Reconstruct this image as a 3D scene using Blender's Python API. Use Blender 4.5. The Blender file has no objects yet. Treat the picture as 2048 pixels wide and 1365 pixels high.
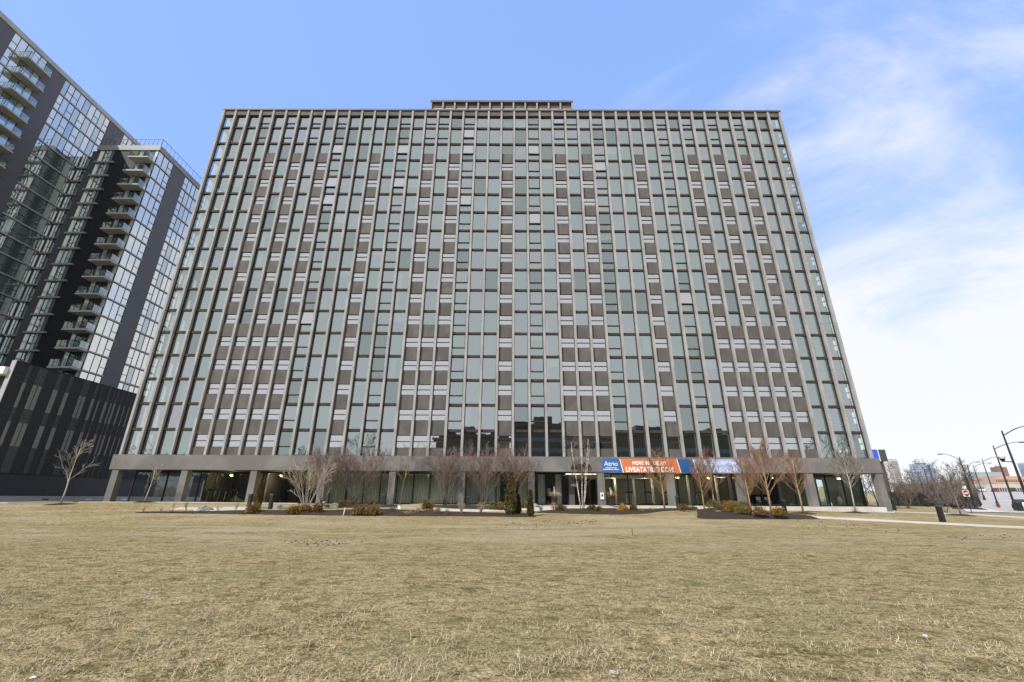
import bpy, bmesh, math, random
from mathutils import Vector, Matrix, noise as mnoise
random.seed(7)
sc = bpy.context.scene
C = sc.collection
PI = math.pi
R = math.radians
U = random.uniform

# ------------------------------------------------------------------ camera
W0, H0, F0 = 2048.0, 1365.0, 869.45
TILT, ROLL, YAW = 0.34778, 0.00535, -0.00203
fw = Vector((math.sin(YAW)*math.cos(TILT), math.cos(YAW)*math.cos(TILT), math.sin(TILT)))
r0 = Vector((math.cos(YAW), -math.sin(YAW), 0)); u0 = r0.cross(fw)
rt = math.cos(ROLL)*r0 + math.sin(ROLL)*u0
up = -math.sin(ROLL)*r0 + math.cos(ROLL)*u0
cam = bpy.data.cameras.new('camera'); co = bpy.data.objects.new('camera', cam); C.objects.link(co)
cam.sensor_width = 36; cam.lens = F0/W0*36; cam.clip_end = 6000; cam.clip_start = .05
m = Matrix.Identity(4)
for i in range(3):
    m[i][0] = rt[i]; m[i][1] = up[i]; m[i][2] = -fw[i]
co.matrix_world = m
sc.camera = co

def ray(px, py):
    d = fw*F0 + rt*(px-W0/2) - up*(py-H0/2)
    return d.normalized()
def onX(px, py, X): d = ray(px, py); return d*(X/d.x)
def onY(px, py, Y): d = ray(px, py); return d*(Y/d.y)
def lerp(a, b, t): return a+(b-a)*t
def smooth(t): t = max(0, min(1, t)); return t*t*(3-2*t)
def interp(x, xs, ys):
    if x <= xs[0]: return ys[0]
    for i in range(len(xs)-1):
        if x <= xs[i+1]: return lerp(ys[i], ys[i+1], (x-xs[i])/(xs[i+1]-xs[i]))
    return ys[-1]
def g0(x, y):
    zb = interp(x, [-60, -33, -20, 2, 16, 23, 30, 37, 60], [-.62, -.5, -.56, -.73, -.82, -.92, -.98, -1.06, -1.15])
    z = lerp(-1.5, zb, smooth((y-26)/17.0))
    z += max(0, min(4.2, .06*(y-88)))
    return z
def bump(x, y):
    if y > 34 or y < -6: return 0
    k = smooth((34-y)/8.0)
    return k*(.035*mnoise.noise(Vector((x*.35, y*.35, 0))) + .03*mnoise.noise(Vector((x*1.3, y*1.3, 3))) - .01)
def g(x, y): return g0(x, y)+bump(x, y)
def at(px, py):
    d = ray(px, py); t0 = 2; prev = None
    t = t0
    while t < 900:
        p = d*t
        if p.z < g(p.x, p.y):
            lo, hi = t-(.25 if t < 120 else 2), t
            for _ in range(20):
                mid = (lo+hi)/2; q = d*mid
                if q.z < g(q.x, q.y): hi = mid
                else: lo = mid
            q = d*hi
            if q.y > 44.35 and 205 < px < 1784 and py < 1030:      # never inside the slab
                q = d*(44.35/d.y)
            return Vector((q.x, q.y, g(q.x, q.y)))
        t += .25 if t < 120 else 2
    q = d*300; return Vector((q.x, q.y, g(q.x, q.y)))

# ------------------------------------------------------------------ materials
def newmat(name):
    m = bpy.data.materials.new(name); m.use_nodes = True
    nt = m.node_tree; b = nt.nodes['Principled BSDF']
    return m, nt, b
def N(nt, t, **k):
    n = nt.nodes.new(t)
    for a, v in k.items(): setattr(n, a, v)
    return n
def pm(name, c1, c2=None, rough=.8, scale=3.0, detail=5, metal=0, spec=.3, bumps=0, bscale=20, stretch=(1, 1, 1), lo=.35, hi=.65, c3=None, s3=.3):
    m, nt, b = newmat(name)
    b.inputs['Roughness'].default_value = rough; b.inputs['Metallic'].default_value = metal
    b.inputs['Specular IOR Level'].default_value = spec
    tc = N(nt, 'ShaderNodeTexCoord'); mp = N(nt, 'ShaderNodeMapping'); mp.inputs['Scale'].default_value = stretch
    nt.links.new(tc.outputs['Object'], mp.inputs[0])
    if c2 is None: c2 = tuple(x*.82 for x in c1)
    n = N(nt, 'ShaderNodeTexNoise'); n.inputs['Scale'].default_value = scale; n.inputs['Detail'].default_value = detail
    nt.links.new(mp.outputs[0], n.inputs['Vector'])
    r = N(nt, 'ShaderNodeValToRGB'); r.color_ramp.elements[0].position = lo; r.color_ramp.elements[1].position = hi
    r.color_ramp.elements[0].color = (*c1, 1); r.color_ramp.elements[1].color = (*c2, 1)
    nt.links.new(n.outputs[0], r.inputs[0]); out = r.outputs[0]
    if c3:
        n3 = N(nt, 'ShaderNodeTexNoise'); n3.inputs['Scale'].default_value = s3; n3.inputs['Detail'].default_value = 4
        nt.links.new(tc.outputs['Object'], n3.inputs['Vector'])
        rr = N(nt, 'ShaderNodeValToRGB'); rr.color_ramp.elements[0].position = .45; rr.color_ramp.elements[1].position = .62
        nt.links.new(n3.outputs[0], rr.inputs[0])
        mx = N(nt, 'ShaderNodeMix', data_type='RGBA'); nt.links.new(rr.outputs[0], mx.inputs[0]); nt.links.new(out, mx.inputs[6])
        mx.inputs[7].default_value = (*c3, 1); out = mx.outputs[2]
    nt.links.new(out, b.inputs['Base Color'])
    if bumps:
        nb = N(nt, 'ShaderNodeTexNoise'); nb.inputs['Scale'].default_value = bscale; nb.inputs['Detail'].default_value = 6
        nt.links.new(tc.outputs['Object'], nb.inputs['Vector'])
        bp = N(nt, 'ShaderNodeBump'); bp.inputs['Strength'].default_value = bumps; bp.inputs['Distance'].default_value = .05
        nt.links.new(nb.outputs[0], bp.inputs['Height']); nt.links.new(bp.outputs[0], b.inputs['Normal'])
    return m
def brick(name, c1, c2, mortar, axis='YZ', rough=.5, spec=.5, scale=4.0):
    m, nt, b = newmat(name)
    tc = N(nt, 'ShaderNodeTexCoord'); sx = N(nt, 'ShaderNodeSeparateXYZ'); cx = N(nt, 'ShaderNodeCombineXYZ')
    nt.links.new(tc.outputs['Object'], sx.inputs[0])
    nt.links.new(sx.outputs[{'Y': 1, 'X': 0}[axis[0]]], cx.inputs[0]); nt.links.new(sx.outputs[2], cx.inputs[1])
    bk = N(nt, 'ShaderNodeTexBrick'); bk.inputs['Scale'].default_value = scale
    bk.inputs['Color1'].default_value = (*c1, 1); bk.inputs['Color2'].default_value = (*c2, 1); bk.inputs['Mortar'].default_value = (*mortar, 1)
    bk.inputs['Mortar Size'].default_value = .02
    nt.links.new(cx.outputs[0], bk.inputs['Vector']); nt.links.new(bk.outputs['Color'], b.inputs['Base Color'])
    b.inputs['Roughness'].default_value = rough; b.inputs['Specular IOR Level'].default_value = spec
    return m
def glass(name, tint=(.80, .88, .85), refl=.45, gtint=(.86, .93, .92), wav=.02, rough=.0):
    m, nt, b = newmat(name); nt.nodes.remove(b)
    out = nt.nodes['Material Output']
    tr = N(nt, 'ShaderNodeBsdfTransparent'); tr.inputs[0].default_value = (*tint, 1)
    gl = N(nt, 'ShaderNodeBsdfGlossy'); gl.inputs['Color'].default_value = (*gtint, 1); gl.inputs['Roughness'].default_value = rough
    fr = N(nt, 'ShaderNodeFresnel'); fr.inputs[0].default_value = 1.5
    ma = N(nt, 'ShaderNodeMath', operation='MULTIPLY_ADD', use_clamp=True); ma.inputs[1].default_value = .9; ma.inputs[2].default_value = refl
    nt.links.new(fr.outputs[0], ma.inputs[0])
    mx = N(nt, 'ShaderNodeMixShader'); nt.links.new(ma.outputs[0], mx.inputs[0]); nt.links.new(tr.outputs[0], mx.inputs[1]); nt.links.new(gl.outputs[0], mx.inputs[2])
    tc = N(nt, 'ShaderNodeTexCoord'); nz = N(nt, 'ShaderNodeTexNoise'); nz.inputs['Scale'].default_value = .9; nz.inputs['Detail'].default_value = 2
    nt.links.new(tc.outputs['Object'], nz.inputs['Vector'])
    bp = N(nt, 'ShaderNodeBump'); bp.inputs['Strength'].default_value = wav; bp.inputs['Distance'].default_value = .3
    nt.links.new(nz.outputs[0], bp.inputs['Height']); nt.links.new(bp.outputs[0], gl.inputs['Normal'])
    nt.links.new(mx.outputs[0], out.inputs[0])
    return m
def mirrorglass(name, col, refl=.5, gt=(.85, .93, .93)):
    m, nt, b = newmat(name); nt.nodes.remove(b); out = nt.nodes['Material Output']
    df = N(nt, 'ShaderNodeBsdfDiffuse'); df.inputs[0].default_value = (*col, 1)
    gl = N(nt, 'ShaderNodeBsdfGlossy'); gl.inputs['Color'].default_value = (*gt, 1); gl.inputs['Roughness'].default_value = .02
    fr = N(nt, 'ShaderNodeFresnel'); fr.inputs[0].default_value = 1.5
    ma = N(nt, 'ShaderNodeMath', operation='MULTIPLY_ADD', use_clamp=True); ma.inputs[1].default_value = .9; ma.inputs[2].default_value = refl
    nt.links.new(fr.outputs[0], ma.inputs[0]); mx = N(nt, 'ShaderNodeMixShader')
    nt.links.new(ma.outputs[0], mx.inputs[0]); nt.links.new(df.outputs[0], mx.inputs[1]); nt.links.new(gl.outputs[0], mx.inputs[2])
    tc = N(nt, 'ShaderNodeTexCoord'); nz = N(nt, 'ShaderNodeTexNoise'); nz.inputs['Scale'].default_value = 1.1
    nt.links.new(tc.outputs['Object'], nz.inputs['Vector'])
    bp = N(nt, 'ShaderNodeBump'); bp.inputs['Strength'].default_value = .03; bp.inputs['Distance'].default_value = .3
    nt.links.new(nz.outputs[0], bp.inputs['Height']); nt.links.new(bp.outputs[0], gl.inputs['Normal'])
    nt.links.new(mx.outputs[0], out.inputs[0]); return m
def emis(name, c, s):
    m, nt, b = newmat(name); b.inputs['Base Color'].default_value = (*c, 1)
    b.inputs['Emission Color'].default_value = (*c, 1); b.inputs['Emission Strength'].default_value = s; return m

M = {}
M['mullion'] = pm('mullion_concrete', (.36, .355, .352), (.265, .26, .258), spec=.1, scale=1.6, detail=8, bumps=.25, bscale=30, stretch=(1.5, 1.5, .35))
M['panel'] = pm('panel_stucco', (.126, .116, .108), (.094, .087, .082), c3=(.086, .081, .077), s3=.45, scale=1.1, detail=8, bumps=.3, bscale=40, stretch=(1.6, 1, .5))
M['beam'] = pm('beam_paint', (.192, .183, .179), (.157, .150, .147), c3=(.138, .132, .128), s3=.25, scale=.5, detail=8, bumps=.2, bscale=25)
M['coping'] = pm('coping_metal', (.14, .13, .125), (.11, .105, .10), rough=.6, scale=.5)
M['bronze'] = pm('bronze_frame', (.066, .055, .048), (.045, .038, .034), rough=.75, scale=2, spec=.1)
M['glass'] = glass('window_glass', refl=.44, gtint=(.73, .825, .80), wav=.003)
M['glassb'] = glass('window_glass_grey', refl=.46, gtint=(.76, .82, .82), wav=.003)
M['glassc'] = glass('window_glass_clear', refl=.32, gtint=(.74, .84, .81), wav=.005)
M['sash'] = glass('sash_glass', refl=.58, gtint=(.87, .865, .865), wav=.003)
M['shop'] = glass('shop_glass', tint=(.93, .97, .94), refl=.07, gtint=(.85, .95, .93), wav=.04)
M['ceil'] = pm('ceiling_plaster', (.30, .31, .29), (.26, .27, .26), scale=.3)
M['iwall'] = pm('interior_wall', (.24, .265, .24), (.18, .20, .185), scale=.25)
M['iwarm'] = pm('warm_wall', (.42, .24, .12), (.34, .19, .10), scale=.4)
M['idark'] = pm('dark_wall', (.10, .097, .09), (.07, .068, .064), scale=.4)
M['curtain'] = pm('curtain_cloth', (.85, .84, .77), (.70, .70, .64), rough=.95, scale=5, stretch=(4, 4, .2))
M['wood'] = pm('floor_wood', (.20, .15, .10), (.14, .10, .07), scale=2, stretch=(.3, 3, 1))
M['white'] = pm('white_paint', (.8, .8, .78), (.7, .7, .68), rough=.5)
M['black'] = pm('black_metal', (.02, .02, .021), (.012, .012, .013), rough=.5, spec=.4)
M['lampw'] = emis('lamp_glow', (1.0, .76, .38), 2.2)
M['tube'] = emis('tube_glow', (1.0, .92, .75), .9)
M['concrete'] = pm('pale_concrete', (.56, .52, .465), (.46, .43, .385), scale=.8, detail=8, bumps=.15)
M['asphalt'] = pm('asphalt', (.10, .10, .102), (.075, .075, .078), scale=.6, detail=8)
M['road'] = pm('street_surface', (.42, .385, .335), (.34, .315, .275), scale=.15, detail=8)
M['mulch'] = pm('bark_mulch', (.026, .020, .016), (.095, .072, .056), lo=.42, hi=.68, rough=.95, spec=.1, scale=14, detail=8, bumps=1, bscale=12)
M['brickY'] = brick('black_brick_side_sheen', (.135, .135, .145), (.105, .105, .113), (.05, .05, .054), 'YZ', .6, .35)  # black brick lightened; sky sheen on this face is put into the colour
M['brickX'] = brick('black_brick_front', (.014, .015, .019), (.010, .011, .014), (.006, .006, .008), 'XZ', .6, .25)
M['baseb'] = brick('podium_brick', (.045, .045, .052), (.032, .033, .040), (.018, .018, .022), 'YZ', .45, .4)
M['trim'] = pm('pale_trim', (.40, .40, .40), (.34, .34, .345), rough=.5, scale=.6)
M['trimd'] = pm('grey_trim', (.26, .26, .265), (.22, .22, .225), rough=.5, scale=.6)
M['slab'] = pm('balcony_concrete', (.42, .40, .37), (.36, .34, .32), scale=.7)
M['tg1'] = mirrorglass('tower_pane_pale', (.24, .29, .29), .55, (1, .98, .90))
M['tg2'] = mirrorglass('tower_pane_green', (.10, .14, .13), .46, (.82, .92, .92))
M['tg3'] = mirrorglass('tower_pane_blind', (.50, .55, .50), .25)
M['tg4'] = mirrorglass('tower_pane_dark', (.02, .035, .035), .14, (.7, .85, .85))
M['rail'] = glass('rail_glass', tint=(.75, .85, .83), refl=.22, wav=.0)
M['blue'] = pm('banner_blue', (.035, .13, .36), (.03, .12, .33), rough=.5, scale=1)
M['dblue'] = pm('banner_navy', (.03, .10, .27), (.025, .09, .24), rough=.5, scale=1)
M['orange'] = pm('banner_orange', (.62, .17, .06), (.56, .15, .05), rough=.5, scale=1)
M['lblue'] = pm('banner_pale', (.36, .44, .74), (.32, .40, .69), rough=.5, scale=1)
M['letter'] = pm('letter_white', (.85, .85, .83), (.8, .8, .78), rough=.5)
M['lgrey'] = pm('letter_black', (.012, .011, .011), (.01, .01, .01), rough=.6)
M['rock'] = pm('boulder', (.26, .25, .22), (.16, .155, .14), scale=4, bumps=.8, bscale=6)
M['stone'] = pm('pale_boulder', (.42, .37, .28), (.32, .28, .2), scale=4, bumps=.8, bscale=6)
M['red'] = pm('hydrant_red', (.26, .03, .025), (.2, .02, .02), rough=.4)
M['barkp'] = pm('bark_pale', (.50, .46, .38), (.36, .32, .25), scale=8)
M['barkb'] = pm('bark_brown', (.17, .13, .10), (.11, .085, .065), scale=8)
M['barkr'] = pm('bark_reddish', (.27, .16, .105), (.18, .10, .065), scale=8)
M['barkt'] = pm('bark_tan', (.36, .25, .13), (.24, .17, .09), scale=8)
M['barkg'] = pm('bark_grey', (.22, .19, .16), (.14, .12, .105), scale=8)
M['barkd'] = pm('bark_dark', (.075, .062, .052), (.045, .038, .032), scale=8)
M['twigr'] = pm('twig_maroon', (.25, .175, .14), (.17, .12, .095), scale=8)
M['birch'] = pm('birch_bark', (.78, .70, .58), (.16, .12, .10), scale=7, stretch=(1, 1, 2.5), lo=.52, hi=.62)
M['ever'] = pm('evergreen_foliage', (.06, .07, .022), (.12, .08, .024), scale=1.6, rough=.9)
M['everb'] = pm('bronzed_foliage', (.16, .085, .025), (.09, .07, .02), scale=1.6, rough=.9)
M['gold'] = pm('golden_shrub', (.24, .12, .025), (.10, .08, .018), scale=2.5, rough=.9)
M['olive'] = pm('olive_shrub', (.11, .11, .03), (.19, .12, .03), scale=2.5, rough=.9)
M['orsh'] = pm('orange_shrub', (.23, .125, .04), (.14, .095, .03), scale=2.5, rough=.9)
M['orb'] = pm('bright_orange_shrub', (.45, .22, .04), (.30, .15, .03), scale=2.5, rough=.9)
M['drygr'] = pm('dry_stems', (.36, .28, .18), (.24, .18, .12), scale=4, rough=.9)
M['facb'] = pm('far_hazed_orange_brick', (.47, .32, .24), (.40, .27, .21), scale=.1)  # orange brick paled; distance haze is put into the colour
M['facr'] = pm('far_brown_brick', (.27, .16, .13), (.22, .13, .11), scale=.1)
M['facg'] = pm('far_green_panel', (.30, .38, .38), (.26, .33, .34), scale=.1)
M['facw'] = pm('far_white_panel', (.50, .47, .43), (.43, .40, .37), scale=.1)
M['opp'] = pm('opposite_brick', (.20, .165, .11), (.14, .12, .08), scale=.15)
M['facbl'] = mirrorglass('far_hazed_blue_glass', (.22, .27, .36), .30, (.85, .92, 1))  # blue muted and paled, so the colour carries the distance haze
M['facd'] = pm('far_dark_panel', (.07, .075, .085), (.05, .055, .06), scale=.1)
M['screen'] = emis('sign_face_blue', (.02, .07, .50), .35)
M['carw'] = pm('car_white', (.75, .75, .75), (.7, .7, .7), rough=.25, spec=.6)
M['carb'] = pm('car_dark', (.03, .035, .045), (.03, .035, .045), rough=.2, spec=.6)
M['carr'] = pm('car_red', (.20, .03, .025), (.18, .03, .02), rough=.2, spec=.6)
M['tyre'] = pm('rubber', (.015, .015, .015), (.012, .012, .012))
M['tail'] = emis('tail_light', (1, .05, .03), .5)

# podium screen: fine perforated metal pattern
def screen_mat(name, c1, c2):
    m, nt, b = newmat(name)
    tc = N(nt, 'ShaderNodeTexCoord'); mp = N(nt, 'ShaderNodeMapping'); mp.inputs['Scale'].default_value = (1, 7, 9)
    nt.links.new(tc.outputs['Object'], mp.inputs[0])
    ch = N(nt, 'ShaderNodeTexVoronoi'); ch.inputs['Scale'].default_value = 1.0; ch.inputs['Randomness'].default_value = .35
    nt.links.new(mp.outputs[0], ch.inputs['Vector'])
    r = N(nt, 'ShaderNodeValToRGB'); r.color_ramp.elements[0].position = .25; r.color_ramp.elements[1].position = .55
    r.color_ramp.elements[0].color = (*c1, 1); r.color_ramp.elements[1].color = (*c2, 1)
    nt.links.new(ch.outputs['Distance'], r.inputs[0]); nt.links.new(r.outputs[0], b.inputs['Base Color'])
    b.inputs['Roughness'].default_value = .6; b.inputs['Specular IOR Level'].default_value = .25
    return m
M['scr'] = screen_mat('perforated_screen', (.010, .011, .012), (.040, .044, .046))
M['scr2'] = screen_mat('perforated_screen_grey', (.035, .037, .038), (.085, .088, .09))
M['scr3'] = screen_mat('perforated_screen_backlit', (.13, .13, .127), (.27, .265, .25))  # paler tone stands in for lit windows behind the screen

# ------------------------------------------------------------------ mesh helpers
class MB:
    def __init__(s): s.v = []; s.f = []; s.mi = []
    def box(s, x0, x1, y0, y1, z0, z1, mi=0):
        n = len(s.v)
        s.v += [(x, y, z) for z in (z0, z1) for (x, y) in ((x0, y0), (x1, y0), (x1, y1), (x0, y1))]
        s.f += [(n, n+3, n+2, n+1), (n+4, n+5, n+6, n+7), (n, n+1, n+5, n+4), (n+1, n+2, n+6, n+5), (n+2, n+3, n+7, n+6), (n+3, n, n+4, n+7)]
        s.mi += [mi]*6
        return s
    def quad(s, a, b, c, d, mi=0):
        n = len(s.v); s.v += [tuple(a), tuple(b), tuple(c), tuple(d)]; s.f.append((n, n+1, n+2, n+3)); s.mi.append(mi); return s
    def poly(s, pts, mi=0):
        n = len(s.v); s.v += [tuple(p) for p in pts]; s.f.append(tuple(range(n, n+len(pts)))); s.mi.append(mi); return s
    def tube(s, pts, rad, k=4, mi=0, cap=True):
        rings = []
        for i, p in enumerate(pts):
            p = Vector(p)
            d = Vector(pts[min(i+1, len(pts)-1)])-Vector(pts[max(i-1, 0)])
            if d.length < 1e-6: d = Vector((0, 0, 1))
            d.normalize(); a = d.cross(Vector((.3, .9, .1)) if abs(d.y) < .8 else Vector((1, 0, 0))).normalized(); b = d.cross(a)
            r = rad[i] if isinstance(rad, (list, tuple)) else rad
            n = len(s.v)
            for j in range(k):
                t = 2*PI*j/k; q = p+a*(r*math.cos(t))+b*(r*math.sin(t)); s.v.append((q.x, q.y, q.z))
            rings.append(n)
        for i in range(len(rings)-1):
            for j in range(k):
                s.f.append((rings[i]+j, rings[i]+(j+1) % k, rings[i+1]+(j+1) % k, rings[i+1]+j)); s.mi.append(mi)
        if cap:
            s.f.append(tuple(rings[-1]+j for j in range(k))); s.mi.append(mi)
            s.f.append(tuple(rings[0]+j for j in reversed(range(k)))); s.mi.append(mi)
        return s
    def lathe(s, cx, cy, prof, k=12, mi=0):
        rings = []
        for (r, z) in prof:
            n = len(s.v); rings.append(n)
            for j in range(k): t = 2*PI*j/k; s.v.append((cx+r*math.cos(t), cy+r*math.sin(t), z))
        for i in range(len(rings)-1):
            for j in range(k):
                s.f.append((rings[i]+j, rings[i]+(j+1) % k, rings[i+1]+(j+1) % k, rings[i+1]+j)); s.mi.append(mi)
        s.f.append(tuple(rings[-1]+j for j in range(k))); s.mi.append(mi)
        return s
    def build(s, name, mats, parent=None, smooth=False, org=None):
        if not isinstance(mats, (list, tuple)): mats = [mats]
        o3 = Vector(org) if org is not None else (parent_org(parent) if parent else Vector((0, 0, 0)))
        me = bpy.data.meshes.new(name)
        me.from_pydata([(x-o3.x, y-o3.y, z-o3.z) for (x, y, z) in s.v], [], s.f)
        for mt in mats: me.materials.append(mt)
        if len(mats) > 1: me.polygons.foreach_set('material_index', s.mi)
        if smooth: me.polygons.foreach_set('use_smooth', [True]*len(me.polygons))
        me.update()
        o = bpy.data.objects.new(name, me); C.objects.link(o)
        if parent: o.parent = parent
        else: o.location = o3
        return o
def parent_org(p):
    v = Vector((0, 0, 0))
    while p: v += Vector(p.location); p = p.parent
    return v
def thing(name, label, cat, loc=(0, 0, 0), group=None):
    o = bpy.data.objects.new(name, None); C.objects.link(o); o.location = loc; o.empty_display_size = .2
    o['label'] = label; o['category'] = cat
    if group: o['group'] = group
    return o
def tag(o, label, cat, group=None):
    o['label'] = label; o['category'] = cat
    if group: o['group'] = group
    return o
def struct(o): o['kind'] = 'structure'; return o
def stuff(o): o['kind'] = 'stuff'; return o
def copy_tree(o, loc, rotz=0, scale=1.0, label=None, group=None):
    r = o.copy(); C.objects.link(r); r.location = loc; r.rotation_euler = (0, 0, rotz); r.scale = (scale,)*3 if not isinstance(scale, tuple) else scale
    if label: r['label'] = label
    if group: r['group'] = group
    for ch in list(o.children):
        c = ch.copy(); C.objects.link(c); c.parent = r
        for gc in list(ch.children):
            d = gc.copy(); C.objects.link(d); d.parent = c
    return r
def text(name, s, x, y, z, size, mat, parent, width=None, depth=.03, bold=0, shear=0, spacing=1):
    cu = bpy.data.curves.new(name, 'FONT'); cu.body = s; cu.size = size; cu.extrude = depth/2; cu.offset = bold; cu.shear = shear; cu.space_character = spacing
    to = bpy.data.objects.new(name, cu); C.objects.link(to)
    bpy.context.view_layer.update()
    dg = bpy.context.evaluated_depsgraph_get()
    me = bpy.data.meshes.new_from_object(to.evaluated_get(dg)); bpy.data.objects.remove(to)
    xs = [v.co.x for v in me.vertices]; w = max(xs)-min(xs); k = (width/w) if width else 1; x0 = min(xs)
    o3 = parent_org(parent) if parent else Vector((0, 0, 0))
    for v in me.vertices:
        a, b, c = v.co; v.co = (x+(a-x0)*k-o3.x, y-c-o3.y, z+b-o3.z)
    me.materials.clear(); me.materials.append(mat)
    o = bpy.data.objects.new(name, me); C.objects.link(o); o.parent = parent
    return o

# ------------------------------------------------------------------ sky and sun
wd = bpy.data.worlds.new('World'); sc.world = wd; wd.use_nodes = True; nt = wd.node_tree
bg = nt.nodes['Background']
SUN_AZ = R(221)   # clockwise from +Y : behind the camera, a little left
SUN_EL = R(43)
sky = N(nt, 'ShaderNodeTexSky', sky_type='NISHITA'); sky.sun_disc = False
sky.sun_elevation = SUN_EL; sky.sun_rotation = SUN_AZ; sky.air_density = 1.0; sky.dust_density = .6; sky.ozone_density = 1.6
tc = N(nt, 'ShaderNodeTexCoord')
def math_(op, a, b=None, clamp=False):
    n = N(nt, 'ShaderNodeMath', operation=op, use_clamp=clamp)
    for i, q in enumerate((a, b)):
        if q is None: continue
        if isinstance(q, (int, float)): n.inputs[i].default_value = q
        else: nt.links.new(q, n.inputs[i])
    return n.outputs[0]
sep = N(nt, 'ShaderNodeSeparateXYZ'); nt.links.new(tc.outputs['Generated'], sep.inputs[0])
zz = math_('MAXIMUM', sep.outputs[2], 0.0)
# clouds live on a plane overhead: direction / (z + small)
den = math_('ADD', zz, .22)
cx = math_('DIVIDE', sep.outputs[0], den); cy = math_('DIVIDE', sep.outputs[1], den)
cmb = N(nt, 'ShaderNodeCombineXYZ'); nt.links.new(cx, cmb.inputs[0]); nt.links.new(cy, cmb.inputs[1])
mp = N(nt, 'ShaderNodeMapping'); mp.inputs['Scale'].default_value = (.9, 1.5, 1); mp.inputs['Rotation'].default_value = (0, 0, R(24)); mp.inputs['Location'].default_value = (3.1, .7, 0)
nt.links.new(cmb.outputs[0], mp.inputs[0])
n1 = N(nt, 'ShaderNodeTexNoise'); n1.inputs['Scale'].default_value = 1.15; n1.inputs['Detail'].default_value = 9; n1.inputs['Roughness'].default_value = .60; n1.inputs['Distortion'].default_value = .9
nt.links.new(mp.outputs[0], n1.inputs['Vector'])
# cover grows toward the right (east) and toward the horizon
hz = math_('SUBTRACT', 1.0, math_('MULTIPLY', zz, 1.55), True)       # 1 at horizon, 0 high
east = math_('MULTIPLY_ADD', sep.outputs[0], .34); 
east.node.inputs[2].default_value = 0
back = math_('MULTIPLY', sep.outputs[1], -.75)
back = math_('MAXIMUM', back, 0.0)
east = math_('MULTIPLY', east, math_('SUBTRACT', 1.5, math_('MULTIPLY', zz, 1.35), True))
cov = math_('ADD', math_('MULTIPLY', hz, .36), math_('ADD', east, back))
cl = math_('ADD', n1.outputs[0], cov)
mr = N(nt, 'ShaderNodeMapRange', interpolation_type='SMOOTHSTEP'); mr.inputs[1].default_value = .575; mr.inputs[2].default_value = .95
nt.links.new(cl, mr.inputs[0])
mr2 = N(nt, 'ShaderNodeMapRange', interpolation_type='SMOOTHSTEP'); mr2.inputs[1].default_value = .62; mr2.inputs[2].default_value = .99
nt.links.new(hz, mr2.inputs[0])
veil = math_('MULTIPLY', mr2.outputs[0], .9)
cov2 = math_('MAXIMUM', math_('MULTIPLY', mr.outputs[0], .93), veil)
mx = N(nt, 'ShaderNodeMix', data_type='RGBA'); nt.links.new(cov2, mx.inputs[0])
thin = N(nt, 'ShaderNodeMix', data_type='RGBA'); thin.inputs[0].default_value = .62; nt.links.new(sky.outputs[0], thin.inputs[6]); thin.inputs[7].default_value = (1.72, 2.80, 6.25, 1)
nt.links.new(thin.outputs[2], mx.inputs[6])
CLOUD = N(nt, 'ShaderNodeRGB'); CLOUD.outputs[0].default_value = (4.3, 4.35, 4.4, 1)
nt.links.new(CLOUD.outputs[0], mx.inputs[7])
nt.links.new(mx.outputs[2], bg.inputs['Color']); bg.inputs['Strength'].default_value = .15
sd = bpy.data.lights.new('sun', 'SUN'); sd.energy = 3.3; sd.angle = R(.5); sd.color = (1, .95, .87)
so = bpy.data.objects.new('sun', sd); C.objects.link(so)
sdir = Vector((math.sin(SUN_AZ)*math.cos(SUN_EL), math.cos(SUN_AZ)*math.cos(SUN_EL), math.sin(SUN_EL)))
so.rotation_euler = sdir.to_track_quat('Z', 'Y').to_euler(); so.location = (-40, -60, 80)
vs = sc.view_settings; vs.view_transform = 'Standard'; vs.look = 'None'; vs.gamma = 1; vs.exposure = .6
sc.cycles.use_denoising = True
sc.cycles.max_bounces = 8; sc.cycles.transparent_max_bounces = 12; sc.cycles.diffuse_bounces = 3; sc.cycles.glossy_bounces = 4

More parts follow.
